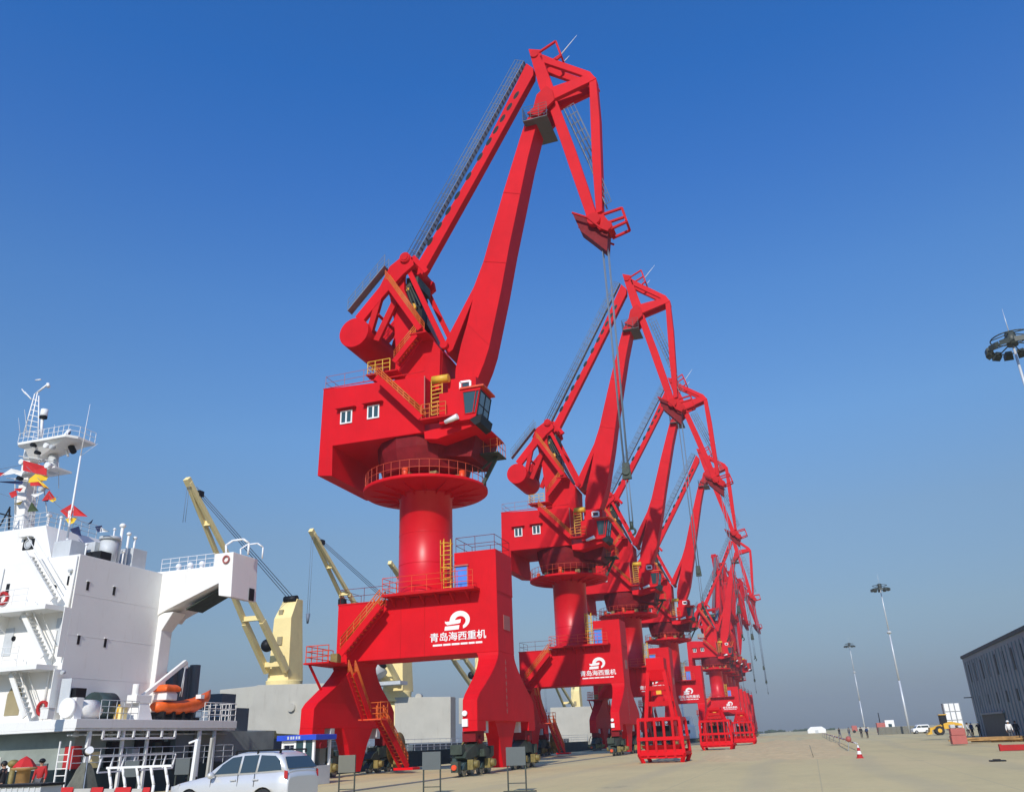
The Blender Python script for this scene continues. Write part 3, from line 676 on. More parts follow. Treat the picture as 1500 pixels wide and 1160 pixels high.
    pts = [Vector((F.x+.22*math.sin(t), CY, zend-.55-.22*math.cos(t))) for t in [math.pi*k/8*1.5 for k in range(9)]]
    m.path(pts, .07, 8); m.tube((F.x,CY,zend+.1),(F.x,CY,zend-.4),.12,n=8); m.build('hook', 'machine', hr)
    root['geo'] = [*piv, *PV, *tip, *AP, *F]
    return root, piv, PV, AP, GY(779,100,CY), F
crane, PIV, PV, AP, TT, FF = make_crane()
del crane['geo']
def find(root, n): return [c for c in kids(root) if c.name.split('.')[0] == n]
def luff(root, deg):
    """lower the boom of one crane about its foot; the jib and tie beam follow the four bar linkage"""
    def rot(v, a): return Vector((v.x*math.cos(a)+v.z*math.sin(a), 0, -v.x*math.sin(a)+v.z*math.cos(a)))
    a = R(deg); P2 = PIV + rot(PV-PIV, a); L = (TT-AP).length; best = None
    for k in range(-900, 901):
        b = R(k*.08); e = abs((P2 + rot(TT-PV, b) - AP).length - L)
        if best is None or e < best[0]-1e-9: 
            if best is None or abs(b) < 1.2: best = (e, b)
    b = best[1]; T2 = P2 + rot(TT-PV, b)
    v0 = TT-AP; v1 = T2-AP; g_ = math.atan2(v1.x, v1.z) - math.atan2(v0.x, v0.z)
    F2 = P2 + rot(FF-PV, b)
    for o in find(root, 'main_boom'): o.rotation_euler.y = a
    for o in find(root, 'fly_jib'): o.rotation_euler.y = b; o.location += Vector((P2.x-PV.x, 0, P2.z-PV.z))
    for o in find(root, 'tie_beam'): o.rotation_euler.y = g_
    for o in find(root, 'hoist_rope'): o.location += Vector((F2.x-FF.x, 0, F2.z-FF.z))
def slew(root, deg):
    a = R(deg); lower = ('portal_beam','leg','bogie','cable_reel','switch_room','side_hatch','edge_strip','column_platform','railing','column','ladder_low','emblem','lettering','small_lettering','faint_lettering','ring_platform')
    for o in kids(root):
        n = o.name.split('.')[0]
        if n in lower or o.get('fixed'): continue
        x, y = o.location.x, o.location.y; o.location.x = x*math.cos(a)-y*math.sin(a); o.location.y = x*math.sin(a)+y*math.cos(a); o.rotation_euler.z = a
crane_y = [(90.0, 0, 'second red portal crane along the quay, just behind the nearest one'),
           (124.5, 1.5, 'third red portal crane along the quay, between the second crane and the fourth'),
           (163.5, 1, 'fourth red portal crane along the quay, last of the four large ones'),
           (250, -1, 'small distant red portal crane standing alone after the gap behind the fourth crane'),
           (266, 0, 'sixth red portal crane from the camera, first of the far bunched cranes'),
           (281, 1, 'seventh red portal crane from the camera, inside the far bunch'),
           (296, 3, 'eighth red portal crane, its boom reaching a little lower, inside the far bunch'),
           (312, 5, 'farthest red portal crane, last of the row at the end of the quay')]
for y, d, lb in crane_y:
    c = copy_tree(crane); c.location.y = y + (CY-50.65); c['label'] = lb
    if d: luff(c, d)
    sl_ = {266: 80, 281: 74, 296: 66, 312: 58}.get(y)
    if sl_: slew(c, sl_)

# ------------------------------------------------------------------ CARGO SHIP
SX = -38.0
sh = thing('cargo_ship', (-48, 90, -2.5), 'long cargo ship with white aft house and pale yellow deck cranes moored along the quay', 'ship')
DX = -35.6                                          # outboard edge of the decks
Yd = GX(112, 1058, DX).y; zd1 = GX(112, 1052, DX).z; zd0 = GX(112, 1066, DX).z; Yd2 = GX(347, 1060, DX).y
# hull
hsec = []
for y, b, top in ((24, .2, 1.4), (28, .75, 1.3), (36, .95, 1.2), (60, 1, 1.2), (150, 1, 1.2), (185, .8, 2.6), (205, .35, 4.2), (214, .03, 5.2)):
    hw = 12.2*b; hsec.append([(-48-hw, y, top), (-48-hw*.93, y, -3.4), (-48+hw*.93, y, -3.4), (-48+hw, y, top)])
m = MB(); m.sections(hsec); m.build('hull', 'teal', sh)
m = MB(); m.rail([(DX-.25, 56, 1.2), (DX-.25, 150, 1.2)], 1.0, 1.5, .02, mids=2); m.build('deck_railing', 'lightgrey', sh)
# aft house
Yh0 = GX(118, 811, SX).y; zh1 = GX(118, 811, SX).z; Yh1 = 44.4
m = MB(); m.box((-58, Yh0, zd1), (SX, Yh1-.6, zh1)); ho = m.build('superstructure', 'shipwhite', sh, bevel=.02)
ho['label'] = 'white aft superstructure with its shaded grey side facing the quay'
for x, y in ((128.5,858), (167,865.5), (115,937), (154,941.5)):
    c = GX(x, y, SX); s_ = MB(); s_.box((SX+.002, c.y-.09, c.z-.24), (SX+.02, c.y+.09, c.z+.24)); s_.build('porthole_slit', 'black', ho)
    s_ = MB()
    s_.box((SX+.002, c.y-.13, c.z+.24), (SX+.05, c.y+.13, c.z+.29)); s_.build('slit_hood', 'shipwhite', ho)
m = MB()                                           # plate seams
for k in range(1, 4): z = zd1+(zh1-zd1)*k/4; m.box((SX+.001, Yh0+.01, z-.012), (SX+.008, Yh1-.6, z+.012))
m.build('plate_seam', 'shipwhite', ho)
# decks projecting aft with inclined ladders
def deckslab(y_px, xr, name='deck', th=.25):
    c = GY(xr, y_px, Yh0-1.4); m = MB(); m.box((-58, Yh0-1.4, c.z-th), (c.x, Yh0+.02, c.z)); m.prism([(c.x, Yh0-1.4, c.z-th), (c.x, Yh0-1.4, c.z), (SX-.3, Yh0-.003, c.z), (SX-.3, Yh0-.003, c.z-th)], (0, .03, 0))
    return m.build(name, 'shipwhite', sh, bevel=.01), c
for yp, xr in ((884, 67), (972, 54)):
    d_, c = deckslab(yp, xr)
    m = MB(); m.rail([(-50, Yh0-1.35, c.z), (c.x-1.5, Yh0-1.35, c.z)], 1.0, 1.0, .02, mids=2); m.build('railing', 'shipwhite', d_)
    m = MB()
    for x in (-50, -46, -42.5): m.prism([(x, Yh0-1.3, c.z-.25), (x, Yh0, c.z-.25), (x, Yh0, c.z-1.2)], (.06,0,0))
    m.build('deck_bracket', 'shipwhite', d_)
for p, q in (((76,878),(36,809)), ((62,962),(33,898)), ((36,1050),(15,985))):
    a = GY(*p, Yh0-.9); b = GY(*q, Yh0-.9)
    m = MB()
    for y in (0, .55): m.bar(a+Vector((0,y,0)), b+Vector((0,y,0)), .07, .28)
    n = int((b-a).length/.28)
    for i in range(1, n): c = a.lerp(b, i/n); m.box((c.x-.1, c.y+.03, c.z-.015), (c.x+.1, c.y+.52, c.z+.015))
    for y in (0, .55): m.tube(a+Vector((0,y,.9)), b+Vector((0,y,.9)), .025, n=6)
    m.build('inclined_ladder', 'shipwhite', sh)
for x, y in ((11,862),):
    c = GY(x, y, Yh0-.02); m = MB(); m.box((c.x-.12, Yh0-.03, c.z-.28), (c.x+.12, Yh0-.002, c.z+.28)); m.build('window', 'black', ho)
c = GY(20, 1026, Yh0-.02); m = MB()
m.prism([(c.x-.5,Yh0-.04,c.z-.75),(c.x+.5,Yh0-.04,c.z-.75),(c.x+.5,Yh0-.04,c.z+.35),(c.x+.25,Yh0-.04,c.z+.75),(c.x-.25,Yh0-.04,c.z+.75),(c.x-.5,Yh0-.04,c.z+.35)], (0,.03,0)); m.build('doorway', 'creamdark', ho)
def ring(mb, c, r, t, ax='y', n=16):
    pts = []
    for i in range(n+1):
        a = 2*math.pi*i/n; pts.append(Vector(c)+(Vector((r*math.cos(a),0,r*math.sin(a))) if ax == 'y' else Vector((0,r*math.cos(a),r*math.sin(a)))))
    mb.path(pts, t, 6); return mb
for i, (x, y, lb) in enumerate(((4,876,'red lifebuoy hung high on the white stern face of the ship'), (62,1037,'red lifebuoy hung on the white stern face just above the lowest deck'))):
    m = ring(MB(), GY(x, y, Yh0-.12), .32, .09); tag(m.build('lifebuoy', 'clothred'), lb, 'lifebuoy', 'lifebuoys on the ship')
for (x_, y_, w_2, h_2, mt_, nm_) in ((88,925,.32,.75,'lightgrey','door'), (12,940,.32,.75,'lightgrey','door'), (95,1018,.34,.85,'lightgrey','door'), (100,850,.05,.25,'black','vent_grille'), (60,850,.16,.16,'black','porthole'), (80,860,.14,.14,'black','porthole'), (20,935,.14,.14,'black','porthole')):
    c = GY(x_, y_, Yh0-.02); m = MB()
    if nm_ == 'porthole': m.tube((c.x,Yh0-.05,c.z),(c.x,Yh0-.002,c.z),w_2,n=16)
    else: m.box((c.x-w_2,Yh0-.05,c.z-h_2),(c.x+w_2,Yh0-.002,c.z+h_2))
    m.build(nm_, mt_, ho)
for (x_, za_, zb_) in ((111,zh1-.1,zh1-3.6), (6,zh1-.3,zd1+.1), (99,zh1-4.2,zd1+.1)):
    c = GY(x_, 840, Yh0); m = MB(); m.tube((c.x,Yh0-.1,za_),(c.x,Yh0-.1,zb_),.05,n=8); m.build('drain_pipe', 'shipwhite', ho)
for (x_, y_) in ((101,836),(30,905),(95,905),(90,985)):
    c = GY(x_, y_, Yh0-.2); m = MB(); m.tube(c, c+Vector((0,.2,.05)), .1, n=10); m.build('bulkhead_lamp', 'lightgrey', ho)
# vertical fin plates at the corner
for y0, y1 in ((890, 962), (980, 1050)):
    a, b = GX(104-(y0-885)*.18, y0, SX), GX(104-(y1-885)*.18, y1, SX)
    m = MB(); m.box((SX-.05, Yh0-.45, b.z), (SX+.0, Yh0-.003, a.z)); m.build('corner_plate', 'shipwhite', sh)
# boat deck
m = MB(); m.box((-58, Yd, zd0), (DX, Yd2, zd1)); m.box((-58, Yd-.0, zd0-.12), (DX-.05, Yd2-.05, zd0-.002)); bd = m.build('boat_deck', 'shipwhite', sh, bevel=.015)
m = MB(); ya, yb = GX(300,1056,DX).y, Yd2-.1
m.rail([(DX-.1, ya, zd1), (DX-.1, yb, zd1), (-41, yb, zd1)], 1.05, .5, .025, mids=2); m.build('railing', 'shipwhite', bd)
m = MB(); m.rail([(DX-.1, Yd+1.6, zd1), (DX-.1, Yd+4.4, zd1)], .95, .5, .02, mids=2); m.build('railing', 'lightgrey', bd)
# bridge wing
Yw = Yh1-1.0
wp = PP([(226,908),(232,900),(244,893),(320,854),(320,872),(338,874),(342,808),(315,811),(313,829),(228,838)], Yw)
m = MB(); m.prism(wp, (0, 2.6, 0)); wg = m.build('bridge_wing', 'shipwhite', sh, bevel=.03)
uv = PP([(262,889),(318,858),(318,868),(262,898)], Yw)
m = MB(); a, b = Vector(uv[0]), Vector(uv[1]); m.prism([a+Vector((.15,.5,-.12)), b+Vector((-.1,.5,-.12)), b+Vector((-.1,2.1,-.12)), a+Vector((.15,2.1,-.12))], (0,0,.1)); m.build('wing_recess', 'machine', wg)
c = GY(258, 940, Yw+.3); m = MB(); z1 = GY(240,892,Yw).z
m.sections([[(SX-.05,Yw+.1,zd1),(SX+.3,Yw+.1,zd1),(SX+.3,Yw+1.1,zd1),(SX-.05,Yw+1.1,zd1)], [(SX-.05,Yw+.1,z1-1.3),(SX+.35,Yw+.1,z1-1.3),(SX+.35,Yw+1.1,z1-1.3),(SX-.05,Yw+1.1,z1-1.3)], [(SX-.05,Yw+.1,z1-.2),(SX+1.1,Yw+.1,z1-.2),(SX+1.1,Yw+1.3,z1-.2),(SX-.05,Yw+1.3,z1-.2)]])
m.build('wing_pillar', 'shipwhite', wg, bevel=.05)
m = MB(); a, b = GY(233,831,Yw+.2), GY(312,824,Yw+.2); a.z = b.z = wp[9].z+.0
m.rail([a+Vector((.1,.1,0)), Vector((b.x,a.y+.1,a.z))], .85, .6, .02, mids=2); m.rail([a+Vector((.1,2.3,0)), Vector((b.x,a.y+2.3,a.z))], .85, .6, .02, mids=2)
m.build('railing', 'signwhite', wg)
m = MB(); c = GY(331, 800, Yw+.4); zt_ = wp[7].z
pts = [Vector((wp[7].x+.1, Yw+1.0, zt_)), Vector((wp[7].x+.0, Yw+1.0, zt_+.75)), Vector((wp[7].x+.5, Yw+1.0, zt_+1.0)), Vector((wp[7].x+1.3, Yw+1.0, zt_+1.0)), Vector((wp[7].x+1.6, Yw+1.2, zt_+.75)), Vector((wp[7].x+1.6, Yw+1.2, zt_))]
m.path(pts, .07, 8); pts = [p+Vector((.1,1.4,0)) for p in pts]; m.path(pts, .05, 8); m.build('hoop', 'signwhite', wg)
m = MB(); c = GX(361, 868, wp[5].x+.05); m.box((wp[5].x+.002, Yw+1.8, wp[5].z+.05), (wp[5].x+.05, Yw+2.3, wp[5].z+.8)); m.build('side_light', 'black', wg)
m = ring(MB(), GY(331,819,Yw-.08), .22, .05); tag(m.build('lifebuoy', 'pink'), 'faded lifebuoy on the white end box of the bridge wing', 'lifebuoy', 'lifebuoys on the ship')
for i in range(3):
    c = GY(262+i*17, 828-i, Yw+1.2); m = MB(); m.tube((c.x, c.y, a.z-.02), (c.x, c.y, a.z+.45), .14, .14, n=12); m.ball((c.x, c.y, a.z+.5), .2, n=12, m=6); m.build('vent_head', 'signwhite', wg)
# wheelhouse
Yb = Yh0+.9; c0 = GY(67, 769, Yb); 
m = MB(); m.prism([(-58, Yb, zh1-.02), (GY(78,812,Yb).x, Yb, zh1-.02), (c0.x, Yb, c0.z), (-58, Yb, c0.z)], (0, 4.5, 0)); wh = m.build('wheelhouse', 'shipwhite', sh, bevel=.02)
c = GY(42, 797, Yb-.02); m = MB(); m.box((c.x-.42, Yb-.05, c.z-.32), (c.x+.42, Yb-.002, c.z+.32)); wi = m.build('window', 'black', wh)
m = ring(MB(), (c.x+.02, Yb-.08, c.z), .27, .035, n=18); m.tube((c.x, Yb-.07, c.z), (c.x, Yb-.055, c.z), .2, n=18); m.build('clear_view_screen', 'lightgrey', wi)
m = MB(); m.box((c.x-.6, Yb-.35, c.z+.42), (c.x+.3, Yb-.0, c.z+.46)); m.build('window_hood', 'shipwhite', wh)
m = MB(); m.rail([(-46, Yb+.1, c0.z), (c0.x-.05, Yb+.1, c0.z), (c0.x-.05, Yb+4, c0.z)], .85, .6, .02, mids=2); m.build('railing', 'lightgrey', wh)
# lockers and posts on the top deck
for (x0, x1, yt, yb_, dY, mt_, nm) in ((76,105,790,813,.6,'lightgrey','deck_locker'), (100,140,793,820,2.2,'lightgrey','deck_locker'), (112,148,806,824,.9,'black','deck_opening'), (168,196,802,818,2.6,'lightgrey','deck_locker')):
    Y = max(Yh0+dY, GX(x1, 822, SX).y+.2); a = GY(x0, yb_, Y); b = GY(x1, yt, Y); m = MB(); m.box((min(a.x,b.x), Y, zh1-.02), (max(a.x,b.x), Y+1.2, b.z)); m.build(nm, mt_, sh, bevel=.02)
Yt_ = GX(172, 822, SX).y; c = GY(158, 812, Yt_); t = GY(158, 792, Yt_); m = MB(); m.tube((c.x,c.y,zh1-.02), (c.x,c.y,t.z), .52, n=20); m.tube((c.x,c.y,t.z), (c.x,c.y,t.z+.18), .62, n=20); m.build('vent_trunk', 'lightgrey', sh)
for x, yt, r in ((72,755,.09), (90,758,.06), (99,790,.05), (127,797,.05), (168,775,.05), (180,770,.10), (189,782,.08), (198,788,.07), (181,808,.06)):
    Yp = max(Yh0+1.2, GX(x+5, 824, SX).y); t = GY(x, yt, Yp); m = MB(); m.tube((t.x,t.y,zh1-.02), t, r*.9, n=8); m.ball(t, r*2.0, sz=.8, n=8, m=5); m.build('deck_post', 'signwhite', sh)
# whip aerial
a = GY(97, 800, Yh0+2); b = GY(118, 668, Yh0+2); c = GY(132, 592, Yh0+2)
m = MB(); m.tube((a.x,a.y,zh1), b, .075, .05, n=8); m.tube(b, c, .035, .012, n=6); m.tube(b, GY(143,650,Yh0+2), .012, n=5); m.build('whip_aerial', 'signwhite', sh)
# radar mast
Ym = Yh0+3.2
def gm(x, y, d=0): return GY(x, y, Ym+d)
m = MB(); base = gm(36, 775); m.sections([[Vector((p.x+dx*w_, p.y+dy*w_, p.z)) for dx, dy in ((-1,-1),(1,-1),(1,1),(-1,1))] for p, w_ in ((Vector((base.x, base.y, c0.z-.02)), .45), (gm(42,700), .36), (gm(47,655), .30))])
ms = m.build('radar_mast', 'shipwhite', sh)
xa, xb = gm(24,641,-1.2).x, gm(103,641,-1.2).x; zp_ = gm(60,645,-1.2).z
m = MB(); m.sections([[(xa,Ym-.9,zp_-.06),(xa+.3,Ym-1.25,zp_-.06),(xb-.4,Ym-1.25,zp_-.06),(xb,Ym-.6,zp_-.06),(xb,Ym+.9,zp_-.06),(xa,Ym+.9,zp_-.06)],[(xa,Ym-.9,zp_+.12),(xa+.3,Ym-1.25,zp_+.12),(xb-.4,Ym-1.25,zp_+.12),(xb,Ym-.6,zp_+.12),(xb,Ym+.9,zp_+.12),(xa,Ym+.9,zp_+.12)]])
m.sections([[(base.x-.3,Ym-.35,zp_-.9),(base.x+.35,Ym-.35,zp_-.9),(base.x+.35,Ym+.35,zp_-.9),(base.x-.3,Ym+.35,zp_-.9)],[(base.x-.3,Ym-1.1,zp_-.06),(xb-.5,Ym-1.1,zp_-.06),(xb-.5,Ym+.8,zp_-.06),(base.x-.3,Ym+.8,zp_-.06)]])
m.build('mast_platform', 'shipwhite', ms, bevel=.02)
m = MB(); m.rail([(xa+.1,Ym-1.1,zp_+.12),(xb-.4,Ym-1.1,zp_+.12),(xb-.05,Ym-.5,zp_+.12),(xb-.05,Ym+.85,zp_+.12)], .7, .4, .018, mids=1); m.build('mast_railing', 'signwhite', ms)
m = MB()
for i_ in range(9): zz_ = c0.z+.3+i_*.42; m.tube((base.x+.42,Ym-.2,zz_),(base.x+.42,Ym+.2,zz_),.025,n=5)
for s_ in (-.2,.2): m.tube((base.x+.42,Ym+s_,c0.z),(base.x+.42,Ym+s_,zp_-.9),.03,n=5)
m.build('mast_ladder', 'lightgrey', ms)
for (a_, b_, r_) in (((28,668),(80,676),.05), ((10,700),(60,706),.04), ((22,752),(22,700),.05), ((70,760),(64,712),.04), ((40,640),(36,600),.025), ((30,640),(27,612),.02), ((80,644),(80,622),.025), ((97,648),(97,634),.04)):
    m = MB(); m.tube(gm(*a_,-.5), gm(*b_,-.5), r_, r_*.7, n=6); m.build('yard', 'lightgrey', ms)
for (x_, y_, r_, mt_) in ((66,652,.17,'signwhite'), (74,654,.14,'lightgrey'), (46,651,.13,'black'), (30,676,.18,'signwhite'), (68,681,.2,'signwhite'), (52,662,.14,'black'), (26,700,.15,'black'), (58,716,.16,'lightgrey')):
    c_2 = gm(x_,y_,-1.3); m = MB(); m.tube(c_2, c_2+Vector((0,.35,.02)), r_, r_*.8, n=12); m.build('mast_lamp', mt_, ms)
xa2, xb2 = gm(24,686,-.7).x, gm(80,686,-.7).x; z2_ = gm(50,690,-.7).z; m = MB(); m.box((xa2,Ym-.7,z2_),(xb2,Ym+.7,z2_+.12)); m.build('mast_platform', 'shipwhite', ms)
m = MB()
tops = [gm(52,575,-.15), gm(57,577,.15), gm(52,575,.2)]
for (p, q) in (((34,638),(51,577)), ((42,640),(55,575)), ((56,642),(57,580))):
    for d in (-.3, .3): m.tube(gm(*p,d), gm(*q,d*.5), .045, n=6)
for k in range(8):
    t = k/8; m.tube(gm(34+17*t,638-61*t,-.3*(1-.5*t)), gm(56+1*t,642-62*t,-.3*(1-.5*t)), .03, n=5)
    m.tube(gm(34+17*t,638-61*t,-.3), gm(56+1*t,642-62*t,.3), .02, n=5)
m.tube(gm(60,640), gm(62,612), .1, n=8); m.tube(gm(52,577), gm(70,563), .07, n=6); m.tube(gm(36,574), gm(46,585), .05, n=6)
m.tube(gm(32,570), gm(38,578), .04, n=6); m.tube(gm(52,557), gm(60,556), .05, n=6); m.tube(gm(70,562), gm(71,567), .12, n=6)
m.build('lattice_topmast', 'signwhite', ms)
m = MB(); c = gm(64.5,606); m.tube(c+Vector((0,0,-.3)), c+Vector((0,0,.3)), .24, .24, n=14); m.cur = 1; m.tube(c+Vector((0,0,-.34)), c+Vector((0,0,-.18)), .25, .25, n=14); m.build('satellite_dome', ['signwhite', 'black'], ms)
m = MB(); m.cur = 1; m.bar(gm(92,644,-.4), gm(101,632,.3), .22, .22); m.cur = 0; m.bar(gm(92,641,-.45), gm(102,629.5,.25), .2, .1); m.tube(gm(90,655), gm(94,645), .13, n=8); m.build('radar_scanner', ['signwhite','black'], ms)
m = MB(); m.cur = 1; m.tube(gm(104,654), gm(108,662), .2, n=10); m.cur = 0; m.tube(gm(84,656), gm(103,656), .12, n=8); m.tube(gm(95,655), gm(100,668), .08, n=8); m.build('search_light', ['signwhite','black'], ms)
m = MB(); m.tube(gm(78,668), gm(78,692), .3, n=12); m.tube(gm(86,668), gm(86,715), .02, n=5); m.tube(gm(70,682), gm(70,688), .3, n=12); m.build('signal_lantern', 'lightgrey', ms)
# signal flags strung from the mast
fl = thing('signal_flag_string', gm(40,690), 'string of red, yellow, white and dark blue signal flags drooping from the white radar mast', 'flags')
line = [(-14,690),(36,680),(60,705),(82,738),(105,755),(130,770),(160,778)]
m = MB(); m.path([gm(x,y,-1.2) for x,y in line], .015, 5); m.path([gm(x,y,-1.0) for x,y in [(-10,720),(40,735),(85,728)]], .012, 5); m.build('halyard', 'rope', fl)
def flag(pts, mt_, d=-1.25):
    m = MB(); P_ = [gm(x,y,d) for x,y in pts]; n = len(P_)
    c = sum(P_, Vector())/n + Vector((0,.12,0)); P2 = [p + Vector((0, .10*math.sin(i*2.3), 0)) for i, p in enumerate(P_)]
    m.add(P2+[c]+[p+Vector((0,.015,0)) for p in P2]+[c+Vector((0,.015,0))], [(i, (i+1)%n, n) for i in range(n)] + [(n+1+(i+1)%n, n+1+i, 2*n+1) for i in range(n)] + [(i, i+n+1, (i+1)%n+n+1, (i+1)%n) for i in range(n)])
    return m.build('flag', mt_, fl)
for pts, mt_ in (([(34,674),(67,683),(70,697),(52,693),(33,689)], 'flagred'), ([(52,694),(69,697),(70,704),(58,703),(71,715),(66,714),(54,704),(42,707),(44,701)], 'flagyellow'),
    ([(44,706),(54,705),(70,714),(73,718),(60,711),(46,712)], 'flagred'), ([(0,697),(20,693),(33,698),(33,690),(16,686)], 'signwhite'), ([(-4,705),(33,704),(33,710),(0,706)], 'flagblue'),
    ([(-6,692),(10,692),(0,699)], 'flagred'), ([(13,722),(22,717),(27,726),(16,729)], 'flagred'), ([(20,716),(32,714),(31,721)], 'flagred'),
    ([(72,718),(80,730),(63,734)], 'flagred'), ([(63,734),(70,727),(72,735)], 'flagblue'), ([(72,733),(80,728),(84,733),(76,735)], 'flagyellow'),
    ([(45,724),(62,720),(66,722),(50,728)], 'signwhite'), ([(20,738),(32,733),(31,740)], 'olive'), ([(46,735),(55,748),(42,750)], 'leaf'),
    ([(88,748),(104,737),(108,752),(100,760)], 'flagred'), ([(108,740),(127,756),(109,756)], 'flagred'), ([(96,760),(112,757),(110,766),(100,768)], 'flagyellow'), ([(100,748),(108,744),(105,760),(98,762)], 'signwhite'),
    ([(102,775),(114,770),(121,786),(105,780)], 'flagblue'), ([(128,768),(135,760),(132,768)], 'flagblue'), ([(139,771),(148,769),(150,778),(142,779)], 'flagblue'), ([(148,772),(157,778),(148,780)], 'signwhite')):
    flag(pts, mt_)
m = MB(); m.tube(gm(0,770,-1.4), gm(15,742,-1.4), .05, n=6); m.tube(gm(0,752,-1.4), gm(16,756,-1.4), .05, n=6); m.tube(gm(13,775,-1.4), gm(14,745,-1.4), .06, n=6); m.build('searchlight_post', 'black', sh)
# gear on the boat deck
Yg = GX(150, 1050, DX-1.2).y
def gd(x, y, dx=-1.2): return GX(x, y, DX+dx)
wn = thing('mooring_winch', (DX-1.2, Yg, zd1), 'white and green mooring winch drum on the boat deck beside the grey house wall', 'winch')
a = gd(113, 1045); b = gd(146, 1045)
m = MB(); m.tube((DX-1.5, a.y+.1, zd1+.55), (DX-1.5, b.y, zd1+.55), .50, n=24); m.build('drum', 'shipwhite', wn)
m = MB(); m.tube((DX-1.7, b.y-.1, zd1+.75), (DX-1.7, b.y+1.2, zd1+.75), .72, n=24); m.build('brake_drum', 'teal', wn)
m = MB(); m.box((DX-1.9, a.y-.4, zd1), (DX-1.0, a.y+.1, zd1+1.1)); m.box((DX-1.9, b.y+1.2, zd1), (DX-1.2, b.y+1.45, zd1+1.2)); m.tube((DX-1.4,a.y-.6,zd1+.6),(DX-1.4,a.y-.4,zd1+.6),.5,n=18); m.build('bearing_stand', 'shipwhite', wn)
m = MB(); m.box((DX-2.0, a.y-.2, zd1+1.1), (DX-1.3, a.y+.5, zd1+1.6)); m.build('motor_cover', 'black', wn)
m = MB(); c = gd(168, 1048); m.bar((DX-.9, c.y-.3, zd1), (DX-.9, c.y-.05, zd1+.8), .08); m.bar((DX-.9, c.y+.3, zd1), (DX-.9, c.y-.05, zd1+.3), .1); m.build('brake_lever', 'yellow', wn)
for x, w_, h_, mt_, lb in ((179,.5,.62,'cream','small tan deck box standing beside the mooring winch'), (72,.4,.5,'shipwhite','small white deck box by the stern corner of the boat deck')):
    c = gd(x, 1048, -.8); m = MB(); m.box((DX-1.2, c.y-w_/2, zd1), (DX-.7, c.y+w_/2, zd1+h_)); m.box((DX-1.23, c.y-w_/2-.03, zd1+h_), (DX-.67, c.y+w_/2+.03, zd1+h_+.05)); tag(m.build('deck_box', mt_, None, (DX-1, c.y, zd1), .01), lb, 'box')
dv = thing('davit', (DX-1.5, gd(204,1045).y, zd1), 'white rescue boat davit on the boat deck, its long arm raised over the orange boat', 'davit')
p0 = gd(203,1050,-1.5); p0.z = zd1; p1 = gd(203,1012,-1.5); p2 = gd(272,969,-1.5); p3 = gd(266,1020,-1.5)
m = MB(); m.sections([[p0+Vector((dx*.5,dy*.6,0)) for dx,dy in ((-1,-1),(1,-1),(1,1),(-1,1))], [Vector((p0.x+dx*.3,p0.y+dy*.35,zd1+1.0)) for dx,dy in ((-1,-1),(1,-1),(1,1),(-1,1))]])
m.box((p0.x-.35, p0.y-.75, zd1+.95), (p0.x+.35, p0.y+.5, zd1+1.4)); m.tube((p0.x,p0.y-.5,zd1+1.3),(p0.x,p0.y-.5,zd1+2.0),.2,n=12); m.build('pedestal', 'shipwhite', dv, bevel=.02)
m = MB(); m.bar(Vector((p0.x,p0.y-.1,zd1+1.2)), p2, .22, .26); m.bar(p2, p2+Vector((0,.1,-.4)), .2); m.build('arm', 'shipwhite', dv, bevel=.02)
m = MB(); m.tube(p2+Vector((0,.05,-.3)), p3, .035, n=6); m.tube(p2+Vector((.1,-.1,-.3)), p3+Vector((.1,-.3,0)), .03, n=6); m.build('fall', 'lightgrey', dv)
# rescue boat
bA, bB = gd(228,1035,-1.2), gd(309,1023,-1.2)
rb = thing('rescue_boat', (DX-1.3, bA.y, zd1+.4), 'orange rescue boat with raised bow and orange canopy under the white davit', 'boat')
L_ = bB.y-bA.y; m = MB(); secs = []
for t, hw, zb_, zt_ in ((0,.35,.55,1.05),(.12,.62,.38,1.08),(.4,.72,.35,1.15),(.7,.66,.52,1.4),(.9,.4,.9,1.75),(1,.06,1.35,1.95)):
    y = bA.y+L_*t; secs.append([Vector((DX-1.3+hw*math.cos(a)*(1 if math.sin(a)>0 else .8), y, zd1+(zb_+zt_)/2+(zt_-zb_)/2*math.sin(a))) for a in [2*math.pi*k/12 for k in range(12)]])
m.sections(secs); o = m.build('hull', 'lifeorange', rb); 
for p in o.data.polygons: p.use_smooth = True
c = gd(242, 1020, -1.3); m = MB(); ca = Vector((DX-1.3, c.y, zd1+1.15))
m.sections([[ca+Vector((.5*sx*k, .5*sy*k, z)) for sx,sy in ((-1,-1),(1,-1),(1,1),(-1,1))] for k,z in ((1,0),(1,.35),(.85,.5))]); m.build('console_window', 'signwhite', rb, bevel=.05)
m = MB(); m.sections([[ca+Vector((.62*sx*k, .7*sy*k, z)) for sx,sy in ((-1,-1),(1,-1),(1,1),(-1,1))] for k,z in ((1,.5),(1,.72),(.7,.9))]); m.build('canopy', 'lifeorange', rb, bevel=.08)
m = MB(); c = gd(293,1020,-.8); m.box((DX-1.0, c.y-.15, c.z-.12), (DX-.62, c.y+.2, c.z+.12)); m.build('reflective_patch', 'signwhite', rb)
m = MB()
for t in (.08, .25, .42, .58): y = bA.y+L_*t; m.box((DX-1.8, y-.08, zd1), (DX-.8, y+.08, zd1+.5)); 
m.box((DX-1.1, bA.y-.2, zd1+.02), (DX-.95, bA.y+L_*.75, zd1+.2)); m.build('cradle', 'black', rb)
